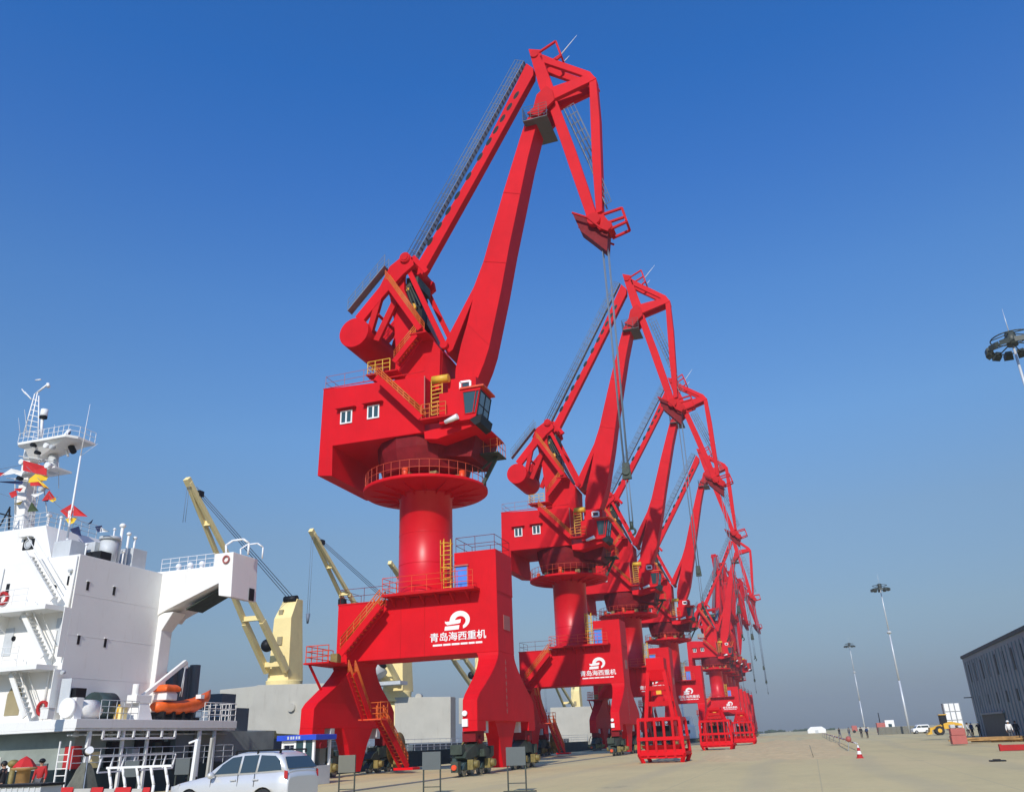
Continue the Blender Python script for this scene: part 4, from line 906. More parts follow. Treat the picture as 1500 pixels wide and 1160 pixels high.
# dark funnel-like vents behind the boat
for x0, x1, yt in ((250,276,985), (272,294,978)):
    a = GX(x0, 1030, DX-3.2); b = GX(x1, yt, DX-3.2); m = MB(); m.box((DX-4.2, a.y, zd1), (DX-3.2, b.y, b.z)); m.tube((DX-3.2, (a.y+b.y)/2, zd1+.5), (DX-3.2, (a.y+b.y)/2, b.z+.15), .35, n=16); m.build('ventilator', 'slate', sh, bevel=.03)
# open deck below: bulkhead, frames, posts
m = MB(); m.box((-52, Yd+1.2, .2), (-36.7, Yd2+6, zd0-.13)); m.build('lower_bulkhead', 'greengrey', sh)
for x_a, x_b, z_b in ((-52,-44.6,2.2),(-44.4,-41.5,1.9),(-41.3,-39.4,1.5)):
    m = MB(); m.box((x_a,Yd+1.12,.3),(x_b,Yd+1.195,z_b)); m.build('sunlit_bulkhead', 'shipwhite', sh, bevel=.01)  # white plates put the sunlit lower part of the bulkhead into colour
for x, w_, nm, mt_ in ((128,.10,'frame_post','shipwhite'), (178,.07,'frame_post','shipwhite'), (214,.08,'frame_post','shipwhite'), (290,.11,'frame_post','signwhite'), (312,.09,'frame_post','lightgrey')):
    c = GX(x, 1090, DX-.2); m = MB(); m.box((DX-.25, c.y-w_, .0), (DX-.1, c.y+w_, zd0-.13)); m.build(nm, mt_, sh)
a = GX(150, 1082, DX-.05); b = GX(257, 1068, DX-.05)
m = MB(); m.box((DX-.1, a.y, a.z-.05), (DX, b.y, a.z+.07))
for k in range(6): y = a.y+(b.y-a.y)*k/5; m.box((DX-.1, y-.06, a.z), (DX, y+.06, zd0-.13))
m.build('hanging_frame', 'signwhite', sh)
m = MB()
for x, y, w_, h_ in ((215,1100,2.2,1.5), (165,1108,1.2,1.0), (240,1110,.9,1.8)):
    c = GX(x, y, DX-1.1); m.box((-36.69, c.y-w_/2, c.z-h_/2), (-36.5, c.y+w_/2, c.z+h_/2))
m.build('bulkhead_opening', 'black', sh)
for x, s1 in ((268, 1.3), (283, .9)):
    c = GX(x, 1090, DX-.6); m = MB(); m.box((DX-1.2, c.y-.6*s1, .9), (DX-.5, c.y+.6*s1, .9+1.5*s1)); m.tube((DX-.8,c.y,.9),(DX-.8,c.y,3.1),.2,n=10); m.build('deck_machinery', 'slate', sh, bevel=.04)
for j_, (y_, h_3, mt_, nm_) in enumerate(((-.0,1.1,'clothred','hose_box'),(1.3,.8,'cream','deck_locker'),(2.6,1.3,'black','deck_valve'),(4.2,.9,'lightgrey','deck_locker'),(6.0,1.2,'machine','deck_valve'),(7.6,.7,'clothred','hose_box'),(9.4,1.4,'signwhite','deck_valve'),(11,1.0,'teal','deck_locker'))):
    m = MB(); yy = Yd+.8+y_; m.box((DX-1.3,yy,1.2),(DX-.7,yy+.55,1.2+h_3)); m.tube((DX-1.0,yy+.7,1.2),(DX-1.0,yy+.7,1.2+h_3*.8),.14,n=10); m.tube((DX-1.0,yy+.5,1.2+h_3*.6),(DX-1.0,yy+.9,1.2+h_3*.6),.09,n=8); m.build(nm_, mt_, sh, bevel=.02)
m = MB(); m.rail([(DX-.15,Yd+.2,1.15),(DX-.15,Yd2,1.15)], 1.0, .9, .022, mids=2); m.build('lower_railing', 'lightgrey', sh)
for y_ in (1.0, 3.4, 5.8, 8.2): m = MB(); m.tube((DX-.9,Yd+y_,zd0-.14),(DX-.9,Yd+y_,zd0-.4),.12,.16,n=10); m.build('deck_lamp', 'signwhite', sh)
m = MB(); 
for dx_ in (-.5,-.75): m.tube((DX+dx_,Yd+.3,zd0-.3),(DX+dx_,Yd2-.3,zd0-.3),.05,n=8)
for i_ in range(6): m.bar((DX-.4,Yd+.8+2*i_,zd0-.3),(DX-.85,Yd+.8+2*i_,zd0-.3),.06)
m.build('pipe_run', 'lightgrey', sh)
# ladder truss gangway (white) at the rail
m = MB(); a = GX(143, 1128, DX+.8); b = GX(252, 1124, DX+.8)
for dz in (0, .75):
    m.bar((DX+.8, a.y, 1.0+dz), (DX+.8, b.y, 1.0+dz), .08)
n = 7
for i in range(n+1): y = a.y+(b.y-a.y)*i/n; m.bar((DX+.8, y, 1.0), (DX+.8, y+.18, 1.75), .07)
m.build('gangway_rail', 'signwhite', sh)
# hatch coamings, open folding hatch covers
m = MB(); m.box((-58, 56, .9), (-39.2, 71.5, 2.55)); m.build('hatch_coaming', 'slate', sh)
m = MB(); m.box((-58, 84, .9), (-39.2, 152, 1.75)); m.build('hatch_coaming', 'slate', sh)
m = MB(); m.box((-40.5, 52.5, .9), (-38.5, 54.5, 4.6)); m.box((-41.5, 52.6, 4.6), (-39.5, 54.2, 5.6)); m.build('vent_house', 'slate', sh)
def cover(pts, Y, th, **k):
    m = MB(); m.prism(PP(pts, Y), (0, th, 0)); return m.build('folded_hatch_cover', 'hatch', sh, bevel=.03)
cover([(378,1003),(527,999),(520,1080),(405,1074),(404,1070),(343,1069),(370,1030),(375,1004)], 69.3, 1.0)
cover([(322,1010),(378,1004),(374,1050),(322,1046)], 76, 1.0)
cover([(578,1021),(660,1020),(660,1087),(592,1089),(578,1070)], 96.5, 1.6)
cover([(672,1022),(700,1021),(700,1060),(672,1060)], 103, 2.0)
cover([(806,1036),(868,1034),(868,1090),(806,1090)], 146, 2.0)
for x, y, Y in ((613,1019,97), (427,1034,69.2)):
    c = GY(x, y, Y); m = MB(); m.tube((c.x, Y-.15, c.z-.1), (c.x, Y+.5, c.z-.1), .38, n=16); m.build('cover_wheel', 'hatch', sh)
# deck cranes
def deck_crane(X, Y, zb, zt_, tipY, tipz, cl, w=1.35, piv_dz=.8, lab=None):
    m = MB()
    m.sections([[(X-w,Y-w,zb),(X+w,Y-w,zb),(X+w,Y+w*1.3,zb),(X-w,Y+w*1.3,zb)], [(X-w*.85,Y-w*.9,zb+(zt_-zb)*.75),(X+w*.85,Y-w*.9,zb+(zt_-zb)*.75),(X+w*.85,Y+w*.9,zb+(zt_-zb)*.75),(X-w*.85,Y+w*.9,zb+(zt_-zb)*.75)], [(X-w*.55,Y-w*.1,zt_),(X+w*.85,Y-w*.1,zt_),(X+w*.85,Y+w*.8,zt_),(X-w*.55,Y+w*.8,zt_)]])
    h = m.build('deck_crane', 'cream', sh, bevel=.04)
    if lab: h['label'] = lab
    m = MB(); m.lathe((X,Y,0), [(1.9,zb-1.2),(1.7,zb-.6),(1.75,zb-.1),(1.75,zb-.003),(0,zb-.003)], n=28); m.tube((X,Y,1.0),(X,Y,zb-1.0),1.5,n=28); m.build('pedestal', 'cream', h)
    m = MB(); m.box((X-.35, Y-w*1.0-.05, zb+(zt_-zb)*.42), (X+.2, Y-w*.9, zb+(zt_-zb)*.52)); m.box((X-w*.5, Y-w*.8, zb+(zt_-zb)*.8),(X-w*.1,Y-w*.6,zb+(zt_-zb)*.86)); m.build('access_panel', 'creamdark', h)
    m = MB(); m.tube((X-.5, Y-.1, zt_), (X+.9, Y-.1, zt_), .35, n=16); m.build('top_sheave', 'black', h)
    m = MB(); p0 = Vector((X, Y-w-.3, zb+piv_dz)); tip = Vector((X, tipY, tipz)); d = (tip-p0)
    k = [0, .28, .62, 1]
    off = [1.05, .95, .55, .12]
    for s in (-1, 1):
        for i in range(3):
            m.bar(p0+d*k[i]+Vector((s*off[i],0,0)), p0+d*k[i+1]+Vector((s*off[i+1],0,0)), .42-.1*i/2, .62-.12*i)
    for t, o_ in ((.3,.93), (.63,.54), (.8,.33), (.04,1.0)): m.bar(p0+d*t-Vector((o_,0,0)), p0+d*t+Vector((o_,0,0)), .35, .45)
    m.bar(p0+d*.985, p0+d*1.02, .5, .5); m.build('boom', 'cream', h, bevel=.02)
    m = MB(); c = p0+d*.60; m.box((c.x-.8, c.y-.5, c.z-.7), (c.x-.1, c.y+.2, c.z-.1)); c = p0+d*.15+Vector((.1,.3,0)); m.ball(c, .6, n=14, m=8); c = p0+d*.93; m.box((c.x-.1,c.y,c.z+.1),(c.x+.4,c.y+.6,c.z+.6)); m.build('boom_fitting', 'black', h)
    m = MB()
    for s in (-.35, 0, .35): m.tube(tip+Vector((s*.6, .8, -.2)), Vector((X+s, Y-.1, zt_+.3)), .035, n=5)
    m.build('luffing_cable', 'rope', h)
    m = MB()
    for s in (-.12, .12): m.tube(tip+Vector((s,0,-.2)), Vector((X+s,tipY,tipz-cl)), .02, n=5)
    if cl > 4: m.tube(Vector((X,tipY,tipz-cl+.1)), Vector((X,tipY,tipz-cl-.9)), .25, .1, n=10)
    m.build('cargo_fall', 'rope', h)
    return h
A_ = GY(403, 990, 72.5)
def tipof(x, y, X): p = GX(x, y, X); return p.y, p.z
p = GX(410, 996, -48); q = GX(424, 884, -48); ty, tz = tipof(275, 707, -48)
deck_crane(-47.9, GX(408,996,-47.9).y+1.0, GX(408,996,-47.9).z, GX(416,882,-47.9).z+.4, ty, tz, 3.5, w=1.15, lab='pale yellow deck crane rising behind the bridge wing with its boom slanting toward it')
ty, tz = tipof(458, 781, -48); b2 = GX(577, 1012, -48)
deck_crane(-48, b2.y+1, b2.z, b2.z+9.5, ty, tz, 8.6, lab='pale yellow deck crane seen under the nearest red portal beam')
ty, tz = tipof(574, 828, -48); b3 = GX(708, 1020, -48)
deck_crane(-48, b3.y+1, b3.z, b3.z+9.5, ty, tz, 9, lab='pale yellow deck crane hidden behind the right leg of the nearest portal')
b4 = GX(846, 1046, -48)
deck_crane(-48, b4.y, b4.z-2, b4.z+7, b4.y-24, b4.z+10, 9, w=1.1, lab='farthest pale yellow deck crane near the bow')
m = MB(); c = GY(565, 985, 96); m.tube((c.x-1.0,94,c.z+1.0),(c.x+.2,94,c.z-.6),1.1,n=18); m.box((c.x-1,93.5,c.z-1.6),(c.x+3.2,95.5,c.z-1.2)); m.build('exhaust_hood', 'lightgrey', sh)
for o in list(bpy.data.objects):                    # sub-part depth check is done by construction
    pass

# ------------------------------------------------------------------ QUAY THINGS
# red steel hoppers beside the cranes
def hopper(loc, w, h, tower, label):
    x, y, _ = loc; t = thing('steel_hopper', loc, label, 'hopper', 'red steel hoppers beside the cranes')
    hw = w/2
    for z, nm in ((.55, 'lower_ring'), (h*.55, 'middle_ring'), (h, 'upper_ring')):
        k = 1.0 if z < h*.9 else .92
        m = MB(); c = [(x-hw*k,y-hw*k,z),(x+hw*k,y-hw*k,z),(x+hw*k,y+hw*k,z),(x-hw*k,y+hw*k,z)]
        for a, b in zip(c, c[1:]+c[:1]): m.bar(a, b, .16, .22)
        m.build(nm, 'red', t)
    for sx in (-1, 1):
        for sy in (-1, 1):
            m = MB(); m.bar((x+sx*hw*.85,y+sy*hw*.85,.0), (x+sx*hw,y+sy*hw,.55), .2); m.bar((x+sx*hw,y+sy*hw,.55), (x+sx*hw*.92,y+sy*hw*.92,h), .2); m.build('corner_post', 'red', t)
    for k in (-.6, -.2, .2, .6):
        for sy in (-1, 1):
            m = MB(); m.bar((x+k*w*.5, y+sy*hw, .3), (x+k*w*.5, y+sy*hw*.93, h), .16); m.build('post', 'red2', t)
    m = MB(); m.sections([[(x+sx*hw*k, y+sy*hw*k, z) for sx,sy in ((-1,-1),(1,-1),(1,1),(-1,1))] for k, z in ((.55,.35),(.62,.6),(.9,h*.4))], cap=False); m.build('chute', 'red2', t)
    for sy in (-1, 1): m = MB(); m.prism([(x-hw*.95,y+sy*hw*.97,h*.1),(x+hw*.95,y+sy*hw*.97,h*.1),(x+hw*.95,y+sy*hw*.97,h*.3),(x-hw*.95,y+sy*hw*.97,h*.3)], (0,-sy*.05,0)); m.build('skirt_plate', 'red', t)
    m = MB(); m.box((x-hw*.45,y-hw*.3,h*.55),(x+hw*.35,y+hw*.4,h*.85)); m.build('control_box', 'black', t)
    if tower:
        for sx in (-1, 1):
            for sy in (-1, 1):
                m = MB(); m.bar((x+sx*hw*.62,y+sy*hw*.5,h), (x+sx*hw*.36,y+sy*hw*.3,h+tower*.8), .26); m.build('tower_leg', 'red', t)
        m = MB()
        for k in (.25, .5, .78):
            q = hw*(.62-.26*k/.8); z = h+tower*k; c = [(x-q,y-q*.8,z),(x+q,y-q*.8,z),(x+q,y+q*.8,z),(x-q,y+q*.8,z)]
            for a, b in zip(c, c[1:]+c[:1]): m.bar(a, b, .14, .3)
        m.build('brace', 'red2', t)
        m = MB(); m.sections([[(x+sx*hw*k, y+sy*hw*k, z) for sx,sy in ((-1,-1),(1,-1),(1,1),(-1,1))] for k, z in ((.3,h+tower*.62),(.42,h+tower*.8),(.42,h+tower))]); m.build('funnel', 'red', t, bevel=.03)
        m = MB(); m.box((x-.1,y-hw*.4,h+tower*.4),(x+.25,y-hw*.4+.1,h+tower*.4+.35)); m.build('lamp_box', 'yellow', t)
    return t
p = GZ(970, 1117); hopper((p.x, p.y+1.6, 0), 3.0, 2.7, 4.0, 'nearest red steel hopper, with a tall tapering frame, in front of the third crane')
p = GZ(1051, 1098); hopper((p.x, p.y+1.6, 0), 3.3, 2.9, 1.4, 'middle red steel hopper, shorter and squat, at the foot of the small distant crane')
p = GZ(1090, 1091); hopper((p.x, p.y+1.6, 0), 3.0, 2.9, 1.4, 'farthest red steel hopper of the three, small beside the far bunch of cranes')

# grey blank notice boards on two posts
def board(x, ytop, hor, mt_, label, w=1.0):
    d = ray(x, ytop); dist = 31.0; pt = CAM + d*(dist/d.y); 
    t = thing('notice_board', (pt.x, pt.y, 0), label, 'notice board', 'grey boards along the quay')
    z1 = pt.z; w *= .74; hw = w/2
    m = MB(); m.box((pt.x-hw, pt.y-.02, z1-.62), (pt.x+hw, pt.y+.02, z1)); m.build('panel', mt_, t, bevel=.006)
    for s in (-1, 1): m = MB(); m.bar((pt.x+s*(hw-.03), pt.y+.045, 0), (pt.x+s*(hw-.03), pt.y+.045, z1), .045); m.build('post', 'lampdark', t)
    m = MB(); m.bar((pt.x-hw+.05, pt.y+.04, z1-1.2), (pt.x+hw-.05, pt.y+.04, z1-1.2), .03); m.bar((pt.x-hw-.15, pt.y+.04, .03), (pt.x+hw+.35, pt.y+.04, .03), .05); m.build('crossbar', 'lampdark', t)
for x, y, mt_, lb, w in ((755,1093.5,'boardblue','grey board on two posts in front of the right leg of the nearest crane',1.0),
    (632,1100.5,'boardblue','blue grey board on two posts between the two legs of the nearest crane',1.0),
    (508.5,1105.5,'boardgrey','tan grey board on two posts in front of the left leg of the nearest crane',.98),
    (268.5,1110,'boardblue','grey board on two posts just left of the silver car',.95), (194.5,1114,'boardblue','grey board on two posts in front of the white gangway rail',.95), (61,1118,'boardblue','leftmost grey board beside the red pointed canopy',.9)):
    board(x, y, 0, mt_, lb, w)

# silver estate car
def car():
    L_, hw = 4.42, .90
    a = GZ(352, 1190); t = thing('parked_car', (a.x, a.y, 0), 'silver estate car parked in the foreground at the lower left edge, facing the ship', 'car')
    cx, cy = a.x, a.y
    # x forward = -X world ; station s measured from the nose
    def W(s, y, z): return Vector((cx - L_/2 + s, cy + y, z))
    belt = [(0,.62),(.08,.74),(.35,.86),(.9,.95),(1.42,1.03),(2.2,1.06),(3.2,1.10),(4.2,1.14),(4.36,1.10),(4.42,.95)]
    def interp(tb, s):
        for (a_, b_), (c_, d_) in zip(tb, tb[1:]):
            if s <= c_: return b_+(d_-b_)*(s-a_)/(c_-a_)
        return tb[-1][1]
    wid = [(0,.62),(.15,.76),(.5,.86),(1.2,.90),(3.4,.90),(4.1,.86),(4.42,.76)]
    sill = [(0,.34),(.3,.26),(4.1,.26),(4.42,.36)]
    arches = (.95, 3.62); ra = .39
    st = sorted(set([0,.04,.1,.2,.35,.5,.75,1.2,1.42,1.7,2.0,2.3,2.6,2.9,3.1,3.3,4.1,4.2,4.3,4.36,4.42] + [round(c+ra*math.cos(math.pi*k/10), 4) for c in arches for k in range(11)]))
    m = MB(); secs = []
    for s in st:
        w = interp(wid, s); b = interp(belt, s); z0 = interp(sill, s)
        za = z0
        for c in arches:
            if abs(s-c) < ra: za = max(za, .34+math.sqrt(max(0, ra*ra-(s-c)**2)))
        zm = max(za+.01, .62); 
        half = [(w*.93, za), (w*1.0, max(za+.005, .48)), (w*1.0, max(za+.01,.68)), (w*.985, max(za+.015,.80)), (w*.94, b-.03), (w*.86, b), (w*.4, b+.03)]
        if s < 1.42: half[-1] = (w*.45, b+.045)
        loop = [W(s, -y, z) for y, z in half] + [W(s, y, z) for y, z in half[::-1]]
        secs.append(loop)
    m.sections(secs); body = m.build('body', 'silver', t)
    for p in body.data.polygons: p.use_smooth = len(p.vertices) == 4
    # greenhouse: roof shell and glass
    roof = [(1.35,.99),(1.75,1.30),(2.25,1.60),(2.6,1.675),(3.1,1.69),(3.7,1.675),(4.02,1.60),(4.2,1.40),(4.37,1.12)]
    m = MB(); secs = []
    for s, z in roof:
        b = interp(belt, s)-.03; w = interp(wid, s); f = (z-b)/.6; wt = w*.93 - .20*w*max(0, min(1, f))
        secs.append([W(s, -w*.93, b), W(s, -wt, z-.05), W(s, -wt+.06, z-.01), W(s, -wt*.5, z+.02), W(s, wt*.5, z+.02), W(s, wt-.06, z-.01), W(s, wt, z-.05), W(s, w*.93, b)])
    m.sections(secs); cab = m.build('cabin', 'silver', t)
    for p in cab.data.polygons: p.use_smooth = len(p.vertices) == 4
    def roofz(s): return interp(roof, s)
    def glass(poly, side):
        pts = []
        for s, z in poly:
            b = interp(belt, s)-.03; w = interp(wid, s); rz = roofz(s); wt = w*.93-.20*w*max(0,min(1,(rz-b)/.6)); f = (z-b)/max(.05, rz-.05-b); y = w*.93 + (wt-w*.93)*f + .008
            pts.append(W(s, side*y, z))
        mm = MB(); mm.prism(pts, (0, side*.006, 0)); return mm
    for side in (-1, 1):
        for nm, poly in (('front_window', [(1.78,1.10),(2.66,1.12),(2.66,1.58),(2.32,1.55),(2.0,1.36)]), ('rear_window', [(2.74,1.12),(3.28,1.13),(3.28,1.60),(2.74,1.59)]), ('quarter_window', [(3.36,1.14),(4.16,1.17),(4.06,1.42),(3.86,1.56),(3.36,1.59)])):
            glass(poly, side).build(nm, 'carglass', t)
        mm = MB(); mm.bar(W(2.4,side*.64,1.72), W(4.0,side*.64,1.71), .04, .05)
        for s in (2.4, 3.2, 4.0): mm.bar(W(s,side*.64,1.62), W(s,side*.64,1.72), .05)
        mm.build('roof_rail', 'black', t)
        mm = MB(); mm.ball(W(1.82, side*1.0, 1.08), .13, .7, 1, .75); mm.bar(W(1.84,side*.86,1.03), W(1.84,side*.98,1.05), .05); mm.build('wing_mirror', 'silver', t)
        for s in (2.55, 3.35): mm = MB(); mm.bar(W(s-.1,side*.905,.93), W(s+.1,side*.905,.94), .03, .035); mm.build('door_handle', 'silver', t)
        mm = MB()
        for s, z0, z1 in ((1.72,.42,1.05), (2.70,.36,1.09), (3.30,.75,1.10)): mm.bar(W(s,side*.902,z0), W(s,side*.87,z1), .012, .012)
        mm.bar(W(1.72,side*.903,.42), W(3.2,side*.903,.36), .012, .012); mm.build('door_gap', 'black', t)
        mm = MB(); mm.prism([W(.12,side*.72,.68),W(.5,side*.84,.74),W(.55,side*.84,.86),W(.2,side*.74,.80)], (0,side*.02,0)); mm.build('headlight', 'lightgrey', t)
        mm = MB(); mm.prism([W(4.30,side*.80,.95),W(4.40,side*.77,.94),W(4.39,side*.76,1.14),W(4.30,side*.80,1.16)], (0,side*.02,0)); mm.build('tail_light', 'clothred', t)
        for c in arches:
            w_ = MB(); w_.lathe((0,0,0), [(.19,-.1),(.335,-.1),(.345,-.06),(.345,.06),(.335,.1),(.19,.1)], n=28); w_.v = [W(c+v.x, side*.78+v.z, .345+v.y) for v in w_.v]; wo = w_.build('wheel', 'rubber', t)
            w_ = MB(); cc = W(c, side*.86, .345)
            w_.lathe((0,0,0), [(.0,.02),(.06,.02),(.06,-.0),(.0,-.0)], n=16); w_.v = [cc+Vector((v.x, side*v.z, v.y)) for v in w_.v]
            for k in range(5): an = 2*math.pi*k/5+.3; w_.bar(cc, cc+Vector((.19*math.cos(an),0,.19*math.sin(an))), .05, .02)
            w_.build('rim', 'steel', wo)
            w_ = MB(); w_.lathe((0,0,0), [(.36,-.25),(.385,-.25),(.385,.0),(.36,.0)], n=24); w_.v = [W(c+v.x, side*(.86+v.z if side>0 else .86+v.z), .345+v.y) for v in w_.v]; w_.f = [f for f in w_.f]; w_.build('arch_liner', 'black', t)
    # windscreens
    for nm, s0, z0, s1, z1 in (('windscreen',1.47,1.06,2.20,1.565), ('rear_screen',4.34,1.18,4.13,1.50)):
        sg = -1 if nm == 'windscreen' else 1; n_ = Vector((sg*.02, 0, .02)); mm = MB()
        mm.prism([W(s0,-.72,z0)+n_, W(s0,.72,z0)+n_, W(s1,.6,z1)+n_, W(s1,-.6,z1)+n_], (sg*.006,0,.006)); mm.build(nm, 'carglass', t)
    mm = MB(); mm.box(W(-.02,-.45,.45), W(.03,.45,.62)); mm.build('grille', 'black', t)
    t.rotation_euler.z = R(-3)
car()

# guard booth with blue roof
by = 40.5; bx = GY(460, 1100, by).x; wB = 1.95
bt = thing('guard_booth', (bx-wB/2, by+1.2, 0), 'white guard booth with a bright blue flat roof behind the silver car', 'booth')
zr_ = GY(460, 1083, by).z
m = MB(); m.box((bx-wB, by, 0), (bx, by+1.7, zr_*.42)); m.build('lower_wall', 'lightgrey', bt, bevel=.01)
for s, t_ in ((-wB,0),(-wB*.62,0),(-wB*.33,0),(-.12,0),(-wB,1.58),(-.12,1.58)):
    m = MB(); m.box((bx+s, by+t_, zr_*.42), (bx+s+.12, by+t_+.12, zr_-.002)); m.build('corner_post', 'signwhite', bt)
m = MB(); m.box((bx-wB-.0, by+.01, zr_*.42), (bx-.01, by+.08, zr_*.47)); m.box((bx-wB*.62+.12, by+.02, zr_*.45), (bx-.13, by+.06, zr_-.01)); m.build('window_wall', 'glass', bt)
m = MB(); m.box((bx-wB+.12, by+.03, zr_*.9), (bx-wB*.62, by+.09, zr_-.003)); m.box((bx-.65, by-.01, zr_*.42), (bx-.57, by+.1, zr_-.004)); m.build('window_frame', 'signwhite', bt)
m = MB(); m.box((bx-wB+.2, by+.9, zr_*.43), (bx-.2, by+1.5, zr_*.8)); m.build('back_wall', 'boardgrey', bt)
m = MB(); m.box((bx-wB-.2, by-.2, zr_), (bx+.2, by+1.9, zr_+.26)); rf = m.build('roof', 'blue', bt, bevel=.02)
m = MB()
for k, s in enumerate((-1.5,-1.32,-1.18,-1.0,-.84)): 
    m.box((bx+s, by-.212, zr_+.06), (bx+s+.1, by-.202, zr_+.2))
m.build('faint_lettering', 'lightgrey', rf)

# people -------------------------------------------------------------
def skin_mesh(name, m_, chain, root_i=0, sub=1):
    """chain: list of (co, r), edges"""
    vs, es, rs = chain
    me = bpy.data.meshes.new(name); me.from_pydata([tuple(v) for v in vs], es, []); 
    o = bpy.data.objects.new(name, me); COL.objects.link(o)
    bm = bmesh.new(); bm.from_mesh(me); ly = bm.verts.layers.skin.verify(); bm.verts.ensure_lookup_table()
    for i, v in enumerate(bm.verts): v[ly].radius = (rs[i][0], rs[i][1]) if isinstance(rs[i], tuple) else (rs[i], rs[i]); v[ly].use_root = (i == root_i)
    bm.to_mesh(me); bm.free()
    mo = o.modifiers.new('s', 'SKIN'); mo.use_smooth_shade = True; mo2 = o.modifiers.new('d', 'SUBSURF'); mo2.levels = mo2.render_levels = sub
    bpy.context.view_layer.update()
    res = bpy.data.meshes.new_from_object(o.evaluated_get(bpy.context.evaluated_depsgraph_get())); bpy.data.objects.remove(o)
    res.name = name; res.materials.clear(); res.materials.append(M[m_])
    for p in res.polygons: p.use_smooth = True
    return res
def limb_pts(pose):
    J = dict(pelvis=(0,0,.93), belly=(0,0,1.08), chest=(0,.01,1.30), neck=(0,0,1.48), head=(0,-.015,1.60), crown=(0,0,1.70),
             ls=(.18,0,1.42), le=(.24,.02,1.14), lh=(.25,-.08,.90), rs=(-.18,0,1.42), re=(-.24,.02,1.14), rh=(-.25,-.08,.90),
             lp=(.09,0,.90), lk=(.10,-.02,.50), la=(.10,.03,.09), lt=(.11,-.14,.04), rp=(-.09,0,.90), rk=(-.10,-.02,.50), ra=(-.10,.03,.09), rt=(-.11,-.14,.04))
    J.update(pose); return J
BODY = {}
def person_meshes(key, pose):
    J = limb_pts(pose); V = lambda k: Vector(J[k])
    names = ['pelvis','belly','chest','neck','head','crown','ls','le','lh','rs','re','rh','lp','lk','la','lt','rp','rk','ra','rt']
    rad = [(.13,.10),(.12,.095),(.15,.10),(.052,.052),(.085,.095),(.06,.07),.055,.040,.026,.055,.040,.026,.08,.055,.036,.035,.08,.055,.036,.035]
    vs = [V(n) for n in names]; I = {n: i for i, n in enumerate(names)}
    es = [('pelvis','belly'),('belly','chest'),('chest','neck'),('neck','head'),('head','crown'),('chest','ls'),('ls','le'),('le','lh'),('chest','rs'),('rs','re'),('re','rh'),('pelvis','lp'),('lp','lk'),('lk','la'),('la','lt'),('pelvis','rp'),('rp','rk'),('rk','ra'),('ra','rt')]
    es = [(I[a], I[b]) for a, b in es]
    for s, w, e in ((1,'lh','le'), (-1,'rh','re')):               # palms and fingers
        d = (V(w)-V(e)).normalized(); side = Vector((0,1,0)); palm = V(w)+d*.06; vs.append(palm); rad.append((.036,.018)); pi = len(vs)-1; es.append((I[w], pi))
        for k, (o_, l_) in enumerate(((-.027,.065),(-.009,.078),(.009,.072),(.027,.055))):
            a = palm+d*.03+side*o_; b = a+d*l_*.55+Vector((-s*.008,0,0)); c = b+d*l_*.35+Vector((-s*.02,0,0)); n0 = len(vs); vs += [a,b,c]; rad += [.010,.009,.008]; es += [(pi,n0),(n0,n0+1),(n0+1,n0+2)]
        a = V(w)+d*.03+side*(-.035); b = a+d*.03+side*(-.015); n0 = len(vs); vs += [a,b]; rad += [.011,.009]; es += [(I[w],n0),(n0,n0+1)]
    body = skin_mesh('body_'+key, 'skin', (vs, es, rad))
    jv = ['pelvis','belly','chest','neckb','ls','le','lw','rs','re','rw']; JJ = dict(J); JJ['neckb'] = tuple(V('chest').lerp(V('neck'), .75)); JJ['lw'] = tuple(V('le').lerp(V('lh'), .9)); JJ['rw'] = tuple(V('re').lerp(V('rh'), .9))
    K = {n: i for i, n in enumerate(jv)}
    jk = skin_mesh('jacket_'+key, 'clothblack', ([Vector(JJ[n]) for n in jv], [(K[a],K[b]) for a,b in (('pelvis','belly'),('belly','chest'),('chest','neckb'),('chest','ls'),('ls','le'),('le','lw'),('chest','rs'),('rs','re'),('re','rw'))], [(.155,.125),(.148,.12),(.18,.125),(.075,.07),.075,.058,.045,.075,.058,.045]))
    tv = ['pelvis','lp','lk','la2','rp','rk','ra2']; JJ['la2'] = tuple(V('lk').lerp(V('la'), .93)); JJ['ra2'] = tuple(V('rk').lerp(V('ra'), .93)); K = {n: i for i, n in enumerate(tv)}
    tr = skin_mesh('trousers_'+key, 'clothblue', ([Vector(JJ[n]) for n in tv], [(K[a],K[b]) for a,b in (('pelvis','lp'),('lp','lk'),('lk','la2'),('pelvis','rp'),('rp','rk'),('rk','ra2'))], [(.145,.115),.098,.072,.058,.098,.072,.058]))
    so_ = MB(); so_.cur = 0
    for a, b in (('la','lt'),('ra','rt')):
        A_, B_ = V(a), V(b); d = (B_-A_); so_.ball((A_.lerp(B_,.5).x, A_.lerp(B_,.5).y, .05), .06, .85, 2.3, .9, n=10, m=6)
    BODY[key] = (body, jk, tr, so_, V('head'), V('crown'))
person_meshes('stand', {})
person_meshes('walk', dict(lk=(.09,-.16,.53), la=(.09,-.22,.12), lt=(.10,-.38,.06), rk=(-.09,.05,.50), ra=(-.09,.30,.16), rt=(-.10,.18,.04), le=(.22,.14,1.16), lh=(.20,.10,.92), re=(-.22,-.08,1.16), rh=(-.22,-.26,.98)))
person_meshes('reach', dict(le=(.26,-.16,1.22), lh=(.14,-.36,1.30), re=(-.27,-.12,1.20), rh=(-.16,-.33,1.22), head=(0,-.04,1.59)))
